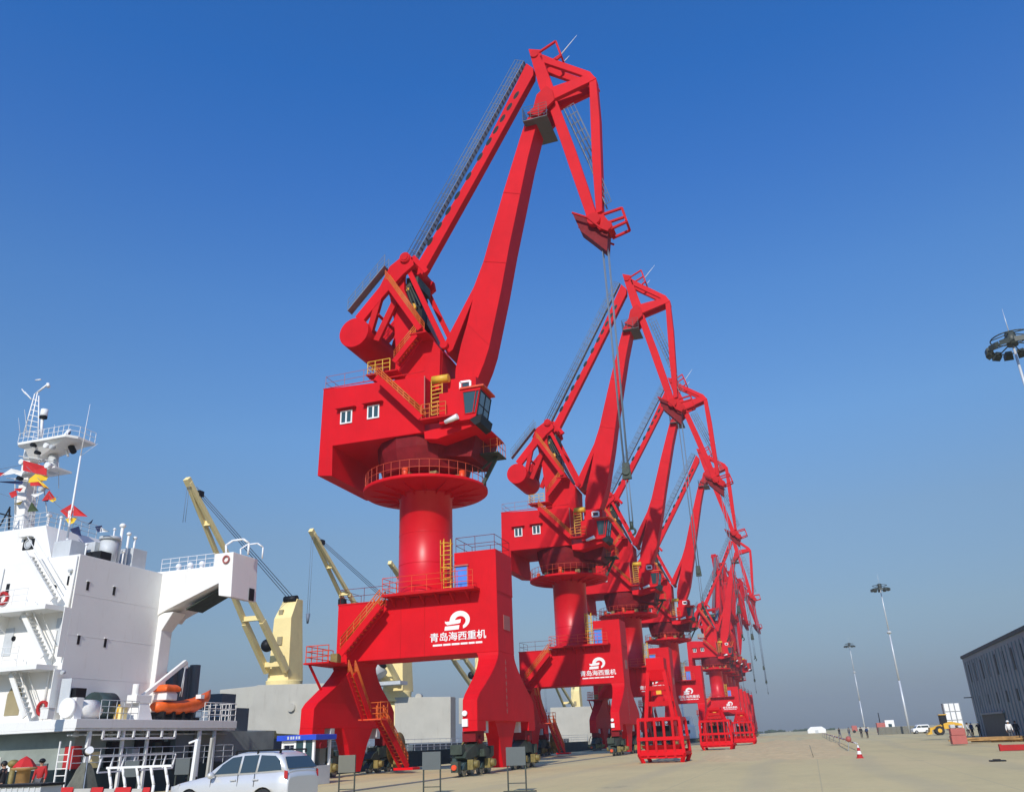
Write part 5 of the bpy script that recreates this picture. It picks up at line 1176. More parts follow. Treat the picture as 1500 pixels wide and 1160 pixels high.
def person(x, y, rz, pose, jm, tm, label, hat='hair', group=None, s=1.0, z=0):
    t = bpy.data.objects.new('person', BODY[pose][0].copy()); COL.objects.link(t); tag(t, label, 'person', group)
    body, jk, tr, so_, hd, cr = BODY[pose]
    def child(nm, me, mt_):
        me = me.copy(); me.materials.clear(); me.materials.append(M[mt_]); o = bpy.data.objects.new(nm, me); COL.objects.link(o); o.parent = t; return o
    child('jacket', jk, jm); child('trousers', tr, tm)
    t['wo'] = (0,0,0)
    m = MB(); m.v = list(so_.v); m.f = list(so_.f); m.mi = list(so_.mi); m.sm = list(so_.sm); m.build('shoe', 'black', t)
    h = MB(); c = hd+Vector((0,.012,.035))
    if hat == 'hair': h.ball(c, .105, .93, 1.02, 1.0, n=14, m=9); h.v = [v for v in h.v]; h.build('hair', 'hair', t)
    else:
        h.ball(c+Vector((0,0,.03)), .125, 1, 1.1, .85, n=14, m=8); h.lathe(c+Vector((0,-.02,.02)), [(.10,0),(.165,-.005),(.165,.008),(.10,.015)], n=16); h.build('helmet', hat, t)
    f = MB(); f.ball(hd+Vector((0,-.098,-.005)), .016, .8, 1.2, 1.3, n=8, m=5); 
    for sx in (-1,1): f.ball(hd+Vector((sx*.085,0,0)), .022, .5, .9, 1.2, n=8, m=5)
    f.build('nose_and_ears', 'skin', t)
    e = MB()
    for sx in (-1,1): e.ball(hd+Vector((sx*.032,-.083,.018)), .011, n=8, m=5)
    e.build('eyes', 'black', t)
    e = MB(); e.ball(hd+Vector((0,-.085,-.048)), .02, 1.1, .4, .25, n=8, m=4); e.build('mouth', 'flagred', t)
    t.location = (x, y, z); t.rotation_euler.z = rz; t.scale = (s, s, s)
    return t
# the near figure at the far left: measured by head height
d = ray(10, 1105); dd = 24.0; pt = CAM+d*(dd/d.y); person(pt.x, pt.y, R(-60), 'reach', 'clothblack', 'clothblack', 'person in black leaning forward at the lower left corner in front of the ship', group=None, s=1.0)
d = ray(66, 1092); pt = CAM+d*(30/d.y); person(pt.x, pt.y, R(20), 'stand', 'clothred', 'clothgrey', 'person in a red jacket and dark cap standing beside the red pointed canopy', hat='black')
def far_person(px, ybase, rz, pose, jm, tm, label, hat='hair'):
    p = GZ(px, ybase); person(p.x, p.y, rz, pose, jm, tm, label, hat)
far_person(1231, 1080.5, R(30), 'walk', 'clothblack', 'clothblue', 'small distant person in dark clothes walking beside the far start of the barrier')
far_person(1245, 1079, R(200), 'stand', 'clothgrey', 'clothblue', 'smallest distant person in grey, right behind the pink barrier')
far_person(1263, 1080.5, R(10), 'stand', 'clothblack', 'clothblack', 'distant person in black, left one of a pair below the thin lamp mast')
far_person(1271.5, 1080.5, R(-40), 'stand', 'clothblue', 'clothblack', 'distant person in dark blue, right one of a pair below the thin lamp mast')
far_person(1347, 1073.5, R(0), 'stand', 'clothblack', 'clothblack', 'distant person in black standing before the white van below the tall mast')
far_person(1426, 1079, R(30), 'stand', 'clothblue', 'clothblack', 'left of two people in white helmets at the dark shed corner, standing upright', 'signwhite')
far_person(1437, 1080, R(-30), 'reach', 'clothblack', 'clothblack', 'right of two people in white helmets at the shed corner, arms held forward', 'signwhite')
far_person(1421, 1082, R(60), 'walk', 'lightgrey', 'clothgrey', 'person in pale shirt beside the red and white crate')
far_person(1483, 1086, R(0), 'stand', 'signwhite', 'clothgrey', 'person in white jacket standing beside the brown timber pile at the right edge', 'signwhite')
far_person(1493, 1084, R(0), 'stand', 'clothblack', 'clothblack', 'person in black beside the shed wall at the far right edge')

# things in front of the ship, lower left -----------------------------
def at(px, py, Y): return GY(px, py, Y)
a = at(38, 1112, 27); b = at(38, 1146, 27)
ct = thing('canopy_stand', (a.x, 27, 0), 'red pointed fabric canopy on a round orange brown pillar at the lower left', 'canopy stand')
zt_ = at(40, 1107, 27).z; zm_ = at(40, 1123, 27).z
m = MB(); m.lathe((a.x,27,0), [(.42,zm_),(.40,zm_+.05),(.22,zt_-.12),(.02,zt_)], n=6, smooth=False); m.build('canopy', 'flagred', ct)
m = MB(); m.lathe((a.x,27,0), [(.30,0),(.26,.1),(.24,zm_-.12),(.45,zm_-.08),(.45,zm_-.01),(0,zm_-.01)], n=20); m.build('pillar', 'timber', ct)
m = MB(); c = at(20, 1118, 27.5); m.ball((c.x,27.5,c.z), .22, 1, 1, .7); m.tube((c.x,27.5,0),(c.x,27.5,c.z),.1,n=10); tag(m.build('bollard_lamp', 'olive', None, (c.x,27.5,0)), 'small tan round topped post between the black clad person and the red canopy', 'post')
a = at(-6, 1149, 22); b = at(61, 1148, 22)
dk = thing('planter_box', ((a.x+b.x)/2, 22, 0), 'pale grey ribbed box with a black top at the lower left corner', 'box')
m = MB(); m.box((a.x, 22, 0), (b.x, 22.8, a.z-.08)); 
for k in range(9): x = a.x+(b.x-a.x)*k/8; m.box((x-.02, 21.97, .02), (x+.02, 22, a.z-.09))
m.build('side', 'lightgrey', dk)
m = MB(); m.box((a.x-.05, 21.93, a.z-.077), (b.x+.05, 22.87, a.z)); m.build('lid', 'black', dk, bevel=.01)
# tan tripod tent with a fan light on top
a = at(126, 1116, 28); m = MB(); z1 = a.z; 
tt = thing('tripod_cover', (a.x, 28, 0), 'olive tan cloth cover over a tripod in front of the ship stern', 'cover')
zc_ = at(126,1117,28).z
m.sections([[Vector((a.x+hw*sx, 28+hw*sy, z)) for sx,sy in ((-1,-1),(-.2,-1.1),(1,-1),(1,1),(-1,1))] for hw, z in ((.52,.02),(.42,.5),(.22,zc_-.25),(.1,zc_+.02))]); o = m.build('cloth', 'covercloth', tt)
m = MB()
for s in (-1,1): m.bar((a.x+s*.65,27.4,0),(a.x+s*.1,27.95,zc_+.05), .035)
m.build('leg', 'steel', tt)
a2 = at(133, 1100, 28); m = MB(); m.tube((a2.x-.12,28,a2.z),(a2.x+.05,27.9,a2.z+.05),.14,n=16); m.cur = 1; m.tube((a2.x-.2,28.02,a2.z-.02),(a2.x-.12,28,a2.z),.17,n=16); m.cur = 0; m.tube((a2.x,28,zc_),(a2.x,28,a2.z-.1),.04,n=8); m.build('lamp_head', ['signwhite','black'], tt)
# white ladder frame standing
a = at(94, 1100, 30); m = MB(); wl = .28
for s in (-1,1): m.bar((a.x+s*wl,30,0),(a.x+s*wl,30,a.z+.4), .05)
for k in range(7): m.bar((a.x-wl,30,.25+.27*k),(a.x+wl,30,.25+.27*k), .035)
tag(m.build('step_ladder', 'shipwhite', None, (a.x,30,0)), 'short white upright ladder standing between the canopy stand and the tan cover', 'ladder')
# red and white kerb barriers
for k, (x0, x1) in enumerate(((80,101),(128,145),(163,186),(204,214))):
    a = at(x0, 1153, 25); b = at(x1, 1153, 25); m = MB()
    m.prism([(a.x,25,0),(a.x,25.4,0),(a.x,25.3,.35),(a.x,25.2,a.z),(a.x,25.1,.35)], (b.x-a.x,0,0))
    tag(m.build('barrier_block', 'flagred', None, (a.x,25,0), .01), 'red concrete barrier block, %s from the left of the row at the bottom edge' % ('first','second','third','fourth')[k], 'barrier', 'red and white barrier blocks')
for k, (x0, x1) in enumerate(((102,127),(146,162),(187,203))):
    a = at(x0, 1155, 25); b = at(x1, 1155, 25); m = MB()
    m.prism([(a.x+.01,25,0),(a.x+.01,25.4,0),(a.x+.01,25.3,.35),(a.x+.01,25.2,a.z),(a.x+.01,25.1,.35)], (b.x-a.x-.02,0,0))
    tag(m.build('barrier_block', 'concrete', None, (a.x,25,0), .01), 'pale bare concrete barrier block, %s between red ones at the bottom edge' % ('first','second','third')[k], 'barrier', 'red and white barrier blocks')
# black cars / vans parked behind the silver car
def small_vehicle(px, ybase, L_, W_, H_, mt_, label, name='parked_van', cat='van', rz=0., glassm='carglass'):
    p = GZ(px, ybase); t = thing(name, (p.x, p.y+W_/2, 0), label, cat)
    x, y = p.x, p.y+W_/2; hl, hw = L_/2, W_/2
    prof = [(-hl,.3),(-hl,.85),(-hl+.12,.95),(-hl*.62,1.05),(-hl*.38,H_*.95),(-hl*.25,H_),(hl-.2,H_),(hl-.04,H_*.9),(hl,.9),(hl,.3)]
    m = MB(); m.prism([(x+a, y-hw, z) for a, z in prof], (0, W_, 0)); m.build('body', mt_, t, bevel=.08)
    for s in (-1, 1):
        ys = y+s*(hw+.004)
        m = MB(); m.prism([(x-hl*.52,ys,1.12),(x-hl*.33,ys,H_*.88),(x-hl*.02,ys,H_*.88),(x-hl*.02,ys,1.12)], (0,s*.006,0)); m.prism([(x+hl*.04,ys,1.12),(x+hl*.04,ys,H_*.88),(x+hl*.86,ys,H_*.88),(x+hl*.9,ys,1.12)], (0,s*.006,0)); m.build('side_window', glassm, t)
        for wx in (-hl*.62, hl*.62):
            m = MB(); m.tube((x+wx, y+s*(hw-.18), .33), (x+wx, y+s*(hw+.01), .33), .33, n=22); m.cur = 1; m.tube((x+wx, y+s*(hw+.01), .33), (x+wx, y+s*(hw+.03), .33), .18, n=16); m.build('wheel', ['rubber','steel'], t)
    m = MB(); m.prism([(x-hl*.615-.01,y-hw*.85,1.08),(x-hl*.615-.01,y+hw*.85,1.08),(x-hl*.395-.01,y+hw*.8,H_*.9),(x-hl*.395-.01,y-hw*.8,H_*.9)], (-.01,0,.004)); m.build('windscreen', glassm, t)
    t.rotation_euler.z = rz; return t
small_vehicle(268, 1141, 4.2, 1.7, 1.75, 'black', 'black van standing on the quay left of the silver car under the ship deck', rz=R(8))
small_vehicle(222, 1144, 3.6, 1.6, 1.45, 'black', 'low black car behind the white gangway rail', 'parked_car', 'car', rz=R(80))
small_vehicle(1350, 1074, 3.3, 1.7, 1.7, 'signwhite', 'distant white van standing at the foot of the tall lamp mast', rz=R(10))
# white inclined gangway frame and white posts on the quay
a = at(165, 1124, 31); b = at(252, 1122, 31); 
gf = thing('gangway_frame', (a.x, 31, 0), 'low white tubular frame with curved legs in front of the ship', 'frame')
m = MB(); m.bar((a.x-.3,31,a.z),(b.x,31,a.z), .09); m.build('top_rail', 'signwhite', gf)
for k in range(5):
    x = a.x-.2+(b.x-a.x)*k/4.2; pts = [Vector((x,31,a.z)),Vector((x+.12,31,a.z*.72)),Vector((x+.25,31,a.z*.45)),Vector((x+.22,31,0))]; m = MB(); m.path(pts, .06, 8); m.build('curved_leg', 'signwhite', gf)
for px, yt, w_, lb in ((290,1083,.10,'tall white angled post standing right of the black van'), (311,1080,.07,'thin grey post just left of the silver car bonnet')):
    q = at(px, yt, 33); m = MB(); m.bar((q.x-.12,33,0),(q.x,33,q.z), w_*2, w_*1.5); m.bar((q.x,33,q.z),(q.x-.45,33,q.z-.12),.08) if px == 290 else None
    tag(m.build('quay_post', 'signwhite' if px == 290 else 'concrete', None, (q.x,33,0), .01), lb, 'post')
# dark clutter: bollards along the quay edge
for i in range(7):
    y = 40+18*i; m = MB(); m.lathe((QX+.5, y, 0), [(.28,0),(.2,.08),(.17,.35),(.3,.48),(.28,.58),(0,.62)], n=18); 
    tag(m.build('mooring_bollard', 'black', None, (QX+.5,y,0)), 'black iron mooring bollard, %s from the camera along the quay edge' % ('first','second','third','fourth','fifth','sixth','seventh')[i], 'bollard', 'mooring bollards on the quay edge')

# far white deckhouse of a vessel beyond the fourth crane ----------------
Yv = 190; a = GY(988, 1050, Yv); b = GY(1023, 1085, Yv)
v = thing('workboat', (a.x+2, Yv+4, -2.5), 'white deckhouse of a small vessel seen between the red legs left of the distant crane', 'boat')
x0, x1, zt_ = a.x-1, b.x, a.z
m = MB(); m.sections([[(x0-6,Yv-1,-2.6),(x1-1,Yv-1,-2.6),(x1-1,Yv+14,-2.6),(x0-6,Yv+14,-2.6)],[(x0-7,Yv-1.5,.8),(x1+.0,Yv-1.5,.8),(x1+.0,Yv+16,.8),(x0-7,Yv+16,.8)]]); m.build('hull', 'teal', v)
m = MB(); m.box((x0,Yv,.8),(x1-.3,Yv+6,zt_*.62)); m.box((x0+.3,Yv+.5,zt_*.62),(x1-1.2,Yv+5,zt_)); h = m.build('deckhouse', 'signwhite', v, bevel=.03)
for r_, z in enumerate((zt_*.42, zt_*.78)):
    for k in range(4): x = x0+.7+k*(x1-x0-1.9)/4; m = MB(); m.box((x,Yv-.02+(.5*r_),z-.35),(x+.6,Yv-.002+(.5*r_),z+.35)); m.build('window', 'glass', h)
c = GY(999, 1030, Yv+2); m = MB(); m.tube((c.x,Yv+2,zt_),(c.x,Yv+2,c.z),.18,n=8); m.bar((c.x-.6,Yv+2,c.z-1),(c.x+.6,Yv+2,c.z-1),.1); m.build('mast', 'signwhite', v)

# right side: shed --------------------------------------------------------
XS = 19.4
A0 = GX(1436, 1083, XS); R0 = GX(1409, 965, XS)
Ysh = 98.0
f0 = GX(1409, 965, XS)
def SX_(y, z): return Vector((XS, y, z))
yE = GX(1437, 1081, XS).y; zR = GX(1409, 965, XS).z; 
yE = GX(1420, 1010, XS).y
y0 = 30.0
sd = thing('dark_shed', (XS+8, yE-20, 0), 'tall dark slate sided shed rising at the right edge of the quay', 'building')
zR = GX(1409, 965, XS).z*yE/GX(1409,965,XS).y
m = MB(); m.box((XS, y0, 0), (XS+24, yE, zR)); 
for k in range(int((yE-y0)/1.6)):                      # ribbed cladding
    y = y0+.8+1.6*k; m.box((XS-.09, y-.12, .1), (XS-.003, y+.12, zR-.5))
w_ = m.build('cladding_wall', 'shed', sd)
m = MB(); m.box((XS-.12, y0, zR-.0), (XS+24, yE+.3, zR+.35)); m.build('roof_edge', 'sheddark', sd)
for k in range(9):
    y = yE-3.2-4.1*k; m = MB(); m.box((XS-.06, y-.35, zR*.68), (XS-.005, y+.35, zR*.90)); m.build('window_slit', 'sheddark', sd)
for k in range(8):
    y = yE-6.0-5.0*k; m = MB(); m.box((XS-.06, y-.35, zR*.38), (XS-.005, y+.35, zR*.5)); m.build('window_slit', 'sheddark', sd)
d0, d1 = GX(1448, 1080, XS), GX(1481, 1080, XS)
ya, yb = sorted((d0.y, d1.y)); zz = zR*.27
m = MB(); m.box((XS-.11, ya, 0), (XS-.095, yb, zz)); m.build('loading_door', 'sheddark', sd)
m = MB(); m.box((XS-.3, ya-.2, zz), (XS-.003, yb+.2, zz+.2)); m.build('door_lintel', 'shed', sd)
m = MB(); m.bar((XS, yE-.4, zR*.5), (XS-.9, yE-.4, zR*.5), .15, .1); m.build('wall_lamp', 'black', sd)
# timber pile, red beam, crate, loader, white tank stack
p = GZ(1470, 1087); tp = []
for i in range(12):
    L_ = random.uniform(3, 6); x = p.x-4+random.uniform(0, 6); y = p.y+1.0+random.uniform(-.6, 2); z = .12+.14*(i//4); an = random.uniform(-.2, .2)
    m = MB(); m.bar((x, y, z), (x+L_*math.cos(an), y+L_*math.sin(an), z), .3, .14)
    tag(m.build('timber_plank', 'timber', None, (x, y, z), .01), 'brown plank lying in the low timber pile before the dark shed', 'plank', 'planks of the timber pile before the shed')
p = GZ(1492, 1099); m = MB(); m.box((p.x-.9, p.y, 0.02), (p.x+1.6, p.y+.3, .35)); m.box((p.x-1.0, p.y-.02, .0), (p.x-.85, p.y+.32, .4))
tag(m.build('beam', 'clothred', None, (p.x,p.y,0), .02), 'bright red beam lying on the ground at the right edge', 'beam')
p = GZ(1407, 1091); t = thing('crate', (p.x, p.y+.6, 0), 'rusty red and white crate standing alone in front of the yellow loader', 'crate')
m = MB(); m.box((p.x-.55,p.y,.08),(p.x+.6,p.y+1.2,.75)); m.build('lower_box', 'pink', t, bevel=.03)
m = MB(); m.box((p.x-.5,p.y+.02,.76),(p.x+.6,p.y+1.18,1.3)); m.build('upper_box', 'pink', t, bevel=.04)
m = MB(); m.box((p.x-.45,p.y+.1,1.31),(p.x-.05,p.y+1.0,1.6)); m.box((p.x+.15,p.y+.2,1.31),(p.x+.5,p.y+.9,1.5)); m.build('white_sack', 'lightgrey', t, bevel=.06)
p = GZ(1386, 1076); t = thing('wheel_loader', (p.x, p.y, 0), 'yellow wheel loader parked before the white grid screen', 'loader')
x, y = p.x, p.y; S_ = 1.0
m = MB(); m.prism([(x-.2,y-1,.9),(x+2.6,y-1,.9),(x+2.6,y-1,1.6),(x+1.0,y-1,2.0),(x-.2,y-1,1.7)], (0,2,0)); m.build('body', 'yellow', t, bevel=.06)
m = MB(); m.box((x-.5,y-.8,1.5),(x+.5,y+.8,3.0)); m.build('cab', 'black', t, bevel=.06)
m = MB(); m.box((x-.6,y-.9,3.0),(x+.6,y+.9,3.12)); m.build('cab_roof', 'yellow', t)
for s in (-1,1): m = MB(); m.bar((x-.4,y+s*.6,1.5),(x-2.2,y+s*.6,.9),.2,.3); m.build('lift_arm', 'yellow', t)
m = MB(); m.prism([(x-2.1,y-1.3,.2),(x-2.9,y-1.3,.15),(x-2.4,y-1.3,.6),(x-2.3,y-1.3,1.2),(x-2.1,y-1.3,1.2)], (0,2.6,0)); m.build('bucket', 'yellow', t)
for wx in (-.9,1.7):
    for s in (-1,1): m = MB(); m.tube((x+wx,y+s*.8,.7),(x+wx,y+s*1.25,.7),.7,n=22); m.cur = 1; m.tube((x+wx,y+s*1.25,.7),(x+wx,y+s*1.28,.7),.32,n=16); m.build('wheel', ['rubber','yellow'], t)
Yt = p.y+14; a = GY(1381, 1030, Yt); b = GY(1412, 1062, Yt)
t = thing('grid_screen', ((a.x+b.x)/2, Yt, 0), 'white grid panelled block like stacked tanks behind the yellow loader', 'panel')
wT, zT = b.x-a.x, a.z
m = MB(); m.box((a.x-.05,Yt+.05,.6),(b.x+.05,Yt+2.2,zT)); m.build('backing', 'steel', t)
for i in range(3):
    for j in range(3):
        m = MB(); m.box((a.x+wT*i/3+.08, Yt-.05, .8+(zT-.8)*j/3+.06), (a.x+wT*(i+1)/3-.08, Yt+.045, .8+(zT-.8)*(j+1)/3-.06)); m.build('panel', 'signwhite', t, bevel=.03)
for s in (.15,.85): m = MB(); m.box((a.x+wT*s-.1,Yt+.3,0),(a.x+wT*s+.1,Yt+.6,.6)); m.build('leg', 'steel', t)
# small far things on the quay
p = GZ(1197, 1073.5); t = thing('storage_tent', (p.x,p.y,0), 'small white ridge tent on the sand beside the far start of the barrier', 'tent')
m = MB(); m.prism([(p.x-3.6,p.y,0),(p.x+3.6,p.y,0),(p.x+3.6,p.y,1.5),(p.x+2.2,p.y,2.5),(p.x-2.2,p.y,2.5),(p.x-3.6,p.y,1.4)], (0,5,0)); m.build('cover', 'signwhite', t, bevel=.15)
m = MB(); m.box((p.x-.6,p.y-.05,0),(p.x+.6,p.y-.004,1.2)); m.build('door_flap', 'lightgrey', t)
p = GZ(1299, 1072.5); t = thing('site_cabin', (p.x,p.y,0), 'distant white and red site cabin left of the grey block at the mast foot', 'cabin')
m = MB(); m.box((p.x-2.2,p.y,0),(p.x+.0,p.y+4,2.6)); m.build('red_half', 'pink', t, bevel=.03); m = MB(); m.box((p.x+.004,p.y,0),(p.x+2.4,p.y+4,3.2)); m.build('white_half', 'signwhite', t, bevel=.03)
m = MB(); m.tube((p.x-1.2,p.y+1,2.6),(p.x-1.2,p.y+1,5.2),.12,n=8); m.build('chimney', 'black', t)
m = MB(); m.box((p.x+.8,p.y-.03,1.3),(p.x+1.7,p.y-.004,2.2)); m.build('window', 'glass', t)
p = GZ(1321, 1074.5); m = MB(); m.prism([(p.x-4.6,p.y,0),(p.x+4.6,p.y,0),(p.x+4.4,p.y,1.5),(p.x-4.4,p.y,1.5)], (0,3,0))
for k in range(8): m.box((p.x-4.3+1.15*k,p.y-.06,.05),(p.x-4.2+1.15*k,p.y-.003,1.45))
tag(m.build('concrete_block_wall', 'boardgrey', None, (p.x,p.y,0), .03), 'long low grey block wall round the foot of the tall lamp mast', 'wall')
p = GZ(1254, 1073); t = thing('pickup_truck', (p.x-4,p.y,0), 'tiny dull pink truck far behind the two people in black', 'truck')
m = MB(); m.box((p.x-1,p.y,.5),(p.x+.6,p.y+2,2.2)); m.build('cab', 'pink', t, bevel=.1); m = MB(); m.box((p.x+.65,p.y,.7),(p.x+4.2,p.y+2,1.6)); m.build('bed', 'concrete', t)
for wx in (-.4,3.2): m = MB(); m.tube((p.x+wx,p.y-.05,.45),(p.x+wx,p.y+2.05,.45),.45,n=18); m.build('axle_wheels', 'rubber', t)
# barrier of striped tubes and a cone
pa, pb = GZ(1206, 1078.5), GZ(1246, 1099)
bt_ = thing('tube_barrier', (pb.x,pb.y,0), 'long low barrier of pink and white striped tubes running away to the tent', 'barrier')
m = MB(); n = 26; 
for r_, off in enumerate((0, .55)):
    for i in range(n):
        m.cur = i % 2; q0 = pa.lerp(pb, i/n); q1 = pa.lerp(pb, (i+1)/n); z = .75-.25*r_; m.tube((q0.x+off,q0.y,z),(q1.x+off,q1.y,z),.055,n=8)
m.build('striped_tube', ['pink','signwhite'], bt_)
for i in range(7): q = pa.lerp(pb, i/6); m = MB(); m.bar((q.x-.15,q.y,0),(q.x,q.y,.8),.05); m.bar((q.x+.75,q.y,0),(q.x+.5,q.y,.6),.05); m.build('stand', 'steel', bt_)
q = pb+Vector((0,0,0)); m = MB(); m.ball((q.x,q.y,.85),.22,n=12,m=8); m.build('end_knob', 'pink', bt_)
p = GZ(1260, 1110); t = thing('traffic_cone', (p.x,p.y,0), 'red and white traffic cone standing alone in front of the striped barrier', 'cone')
m = MB(); m.box((p.x-.2,p.y-.2,0),(p.x+.2,p.y+.2,.04)); m.build('base', 'clothred', t, bevel=.01)
m = MB()
pr_ = [(.17,.04),(.135,.22),(.10,.40),(.065,.58),(.03,.72)]
for k in range(4): m.cur = k % 2; m.tube((p.x,p.y,pr_[k][1]),(p.x,p.y,pr_[k+1][1]),pr_[k][0],pr_[k+1][0],n=20,cap=(k==3))
m.build('cone_body', ['clothred','signwhite'], t)
m = MB(); p = GZ(1192, 1110); m.tube((p.x,p.y,0),(p.x-.12,p.y,.75),.025,n=6); m.tube((p.x,p.y,0),(p.x,p.y,.02),.15,n=12); tag(m.build('marker_stake', 'boardgrey', None, (p.x,p.y,0)), 'thin grey stake leaning in the sand left of the traffic cone', 'stake')
p = GZ(1464, 1115); m = MB(); m.box((p.x-.35,p.y,.004),(p.x+.3,p.y+.5,.06)); m.box((p.x-.2,p.y+.1,.06),(p.x+.1,p.y+.4,.1)); tag(m.build('drain_cover', 'black', None, (p.x,p.y,0), .01), 'small dark metal plate on bare concrete near the lower right', 'plate')
# high mast lights
def mast(px, py_head, H_, label, fat=1.0):
    d = ray(px, py_head); t_ = (H_-CH)/d.z; p = CAM+d*t_
    t = thing('high_mast_light', (p.x,p.y,0), label, 'lamp mast', 'high mast lights on the quay')
    m = MB(); m.tube((p.x,p.y,0),(p.x,p.y,H_*.35),.24*fat,.20*fat,n=16); m.tube((p.x,p.y,H_*.35),(p.x,p.y,H_*.68),.19*fat,.15*fat,n=16); m.tube((p.x,p.y,H_*.68),(p.x,p.y,H_),.14*fat,.09*fat,n=16); m.build('pole', 'polegrey', t)
    m = MB(); m.tube((p.x,p.y,H_*.675),(p.x,p.y,H_*.69),.45,n=16); m.build('collar', 'lightgrey', t)
    m = MB(); Rr = 1.5; n = 12
    for z in (H_-.3, H_+.5):
        pts = [Vector((p.x+Rr*math.cos(a),p.y+Rr*math.sin(a),z)) for a in [2*math.pi*i/24 for i in range(25)]]; m.path(pts, .05, 6)
    for i in range(6): a = math.pi*2*i/6; m.tube((p.x,p.y,H_+.1),(p.x+Rr*math.cos(a),p.y+Rr*math.sin(a),H_-.3),.05,n=6); m.tube((p.x,p.y,H_+.9),(p.x+Rr*math.cos(a),p.y+Rr*math.sin(a),H_+.5),.04,n=6)
    m.tube((p.x,p.y,H_-.2),(p.x,p.y,H_+.9),.42,n=12); cr_ = m.build('lamp_crown', 'lampdark', t)
    for i in range(n):
        a = 2*math.pi*i/n; c = Vector((p.x+(Rr+.15)*math.cos(a),p.y+(Rr+.15)*math.sin(a),H_-.45)); e = Vector((math.cos(a),math.sin(a),0)); s_ = Vector((-math.sin(a),math.cos(a),0))
        m = MB(); m.prism([c-e*.1+s_*.25, c-e*.1-s_*.25, c+e*.4-s_*.36+Vector((0,0,-.2)), c+e*.4+s_*.36+Vector((0,0,-.2))], (0,0,.42)); m.build('floodlight', 'lampdark', cr_)
    m = MB(); m.tube((p.x,p.y,H_+.8),(p.x,p.y,H_+3.2),.04,.01,n=6); m.build('lightning_rod', 'polegrey', t)
mast(1289, 861, 30, 'tall lamp mast with dark lamp ring, rising behind the grey block wall')
mast(1244, 945, 30, 'farther faint lamp mast, thinner and shorter looking, left of the tall one')
mast(1483, 503, 30, 'nearest lamp mast, only its dark lamp ring and pole top showing at the right edge')
# distant shore
m = MB(); xs = -60
random.seed(3)
for j in range(60):
    x = -75+j*1.6; h = 1.2+.7*math.sin(j*.33)+.6*math.sin(j*.9)+random.random()*1.1
    h *= .6
    y = 900+15*math.sin(j*.2)
    m.ball((x, y, h*.5), h*.8, 1.1, 1.2, 1.1+.5*random.random(), n=7, m=5)
o = m.build('far_treeline', 'leaf', None, (0,900,0)); tag(o, None, None, None, 'stuff')

# ------------------------------------------------------------------ SKY, SUN, AIR, CAMERA
SUN_EL, SUN_AZ = R(33), R(8)         # azimuth of the sun measured from -Y (behind the camera), minus = toward the ship side
w = bpy.data.worlds.new('World'); sc.world = w; w.use_nodes = True; nt = w.node_tree
bg = nt.nodes['Background']; sk = nt.nodes.new('ShaderNodeTexSky'); sk.sky_type = 'NISHITA'; sk.sun_disc = False
sk.sun_elevation = SUN_EL; sk.altitude = 0; sk.air_density = 1.0; sk.dust_density = .5; sk.ozone_density = 4.0
dirv = Vector((math.sin(SUN_AZ)*math.cos(SUN_EL), -math.cos(SUN_AZ)*math.cos(SUN_EL), math.sin(SUN_EL)))   # towards the sun
sk.sun_rotation = math.atan2(dirv.x, dirv.y)
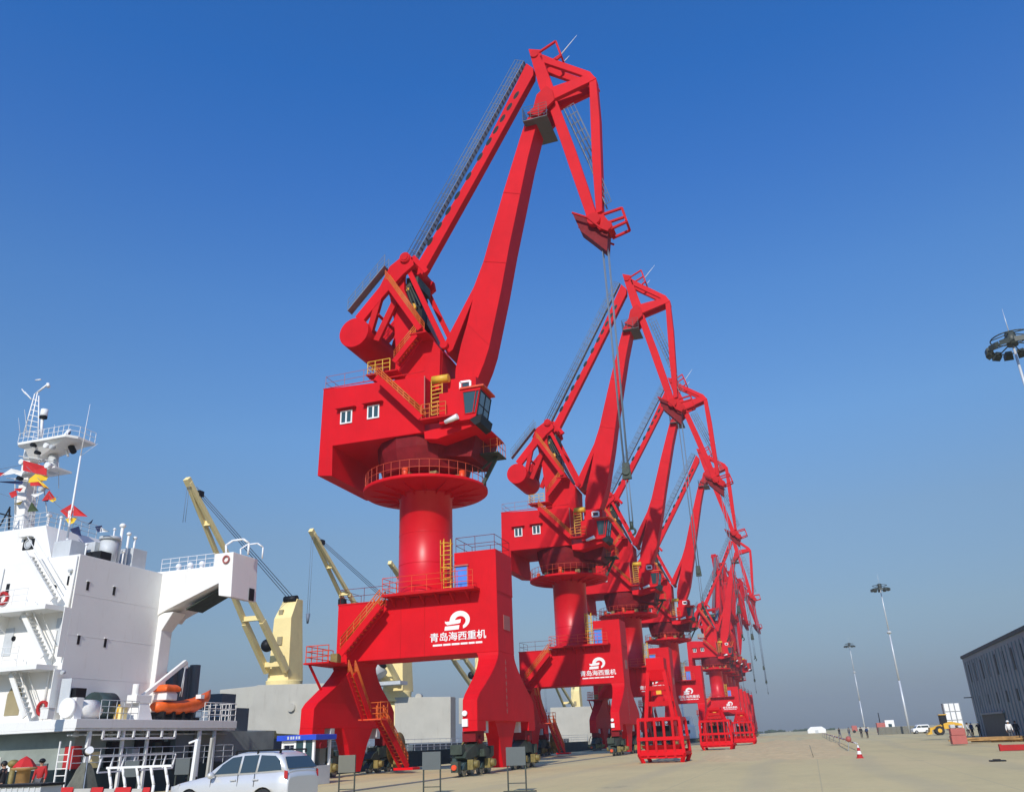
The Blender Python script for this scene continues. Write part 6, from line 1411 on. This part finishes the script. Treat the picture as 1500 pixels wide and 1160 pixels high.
# air layers of a hazy day: tint of the sky by elevation
tcw = nt.nodes.new('ShaderNodeTexCoord'); sep = nt.nodes.new('ShaderNodeSeparateXYZ'); nt.links.new(tcw.outputs['Generated'], sep.inputs[0])
rmp = nt.nodes.new('ShaderNodeValToRGB'); cr = rmp.color_ramp
tab = [(.011, (.170, .200, .27)), (.045, (.200, .205, .250)), (.116, (.305, .300, .300)), (.225, (.40, .415, .410)), (.334, (.43, .545, .600)), (.473, (.36, .575, .745)), (.595, (.245, .535, .840)), (.687, (.164, .52, .88))]
while len(cr.elements) < len(tab): cr.elements.new(.5)
for e, (p_, c_) in zip(cr.elements, tab): e.position = p_; e.color = (*c_, 1)
nt.links.new(sep.outputs['Z'], rmp.inputs['Fac'])
vm = nt.nodes.new('ShaderNodeVectorMath'); vm.operation = 'MULTIPLY'; nt.links.new(sk.outputs['Color'], vm.inputs[0]); nt.links.new(rmp.outputs['Color'], vm.inputs[1])
vs_ = nt.nodes.new('ShaderNodeVectorMath'); vs_.operation = 'SCALE'; vs_.inputs['Scale'].default_value = 2.0; nt.links.new(vm.outputs['Vector'], vs_.inputs[0])
nt.links.new(vs_.outputs['Vector'], bg.inputs['Color']); bg.inputs['Strength'].default_value = .12
sl = bpy.data.lights.new('sun', 'SUN'); sl.energy = 3.6; sl.angle = R(.5); sl.color = (1, .95, .87)
so = bpy.data.objects.new('sun', sl); COL.objects.link(so); so.rotation_euler = (-dirv).to_track_quat('-Z', 'Y').to_euler(); so.location = (0, -50, 80)
hz = MB(); hz.box((-1400, -30, -4.5), (1500, 2400, 75))
hm = bpy.data.materials.new('air'); hm.use_nodes = True; n_ = hm.node_tree; n_.nodes.remove(n_.nodes['Principled BSDF'])
pv = n_.nodes.new('ShaderNodeVolumePrincipled'); pv.inputs['Color'].default_value = (.58, .62, .68, 1); pv.inputs['Density'].default_value = .00042; pv.inputs['Anisotropy'].default_value = .0
n_.links.new(pv.outputs['Volume'], n_.nodes['Material Output'].inputs['Volume']); M['air'] = hm
if HAZE: tag(hz.build('haze', 'air'), None, None, None, 'stuff')
cd = bpy.data.cameras.new('camera'); cam = bpy.data.objects.new('camera', cd); COL.objects.link(cam); sc.camera = cam
mt = Matrix((CR, CU, -FW)).transposed().to_4x4(); mt.translation = CAM; cam.matrix_world = mt
cd.sensor_fit = 'HORIZONTAL'; cd.sensor_width = 36; cd.lens = FPX/1500*36; cd.clip_end = 6000; cd.clip_start = .1
sc.view_settings.view_transform = 'Standard'; sc.view_settings.look = 'None'; sc.view_settings.exposure = 0.0; sc.view_settings.gamma = 1
sc.render.resolution_x = 1024; sc.render.resolution_y = 791
sc.cycles.volume_bounces = 0; sc.cycles.volume_step_rate = 10; sc.cycles.volume_max_steps = 32
for o in bpy.data.objects:
    if 'wo' in o: del o['wo']
    if 'fixed' in o: del o['fixed']
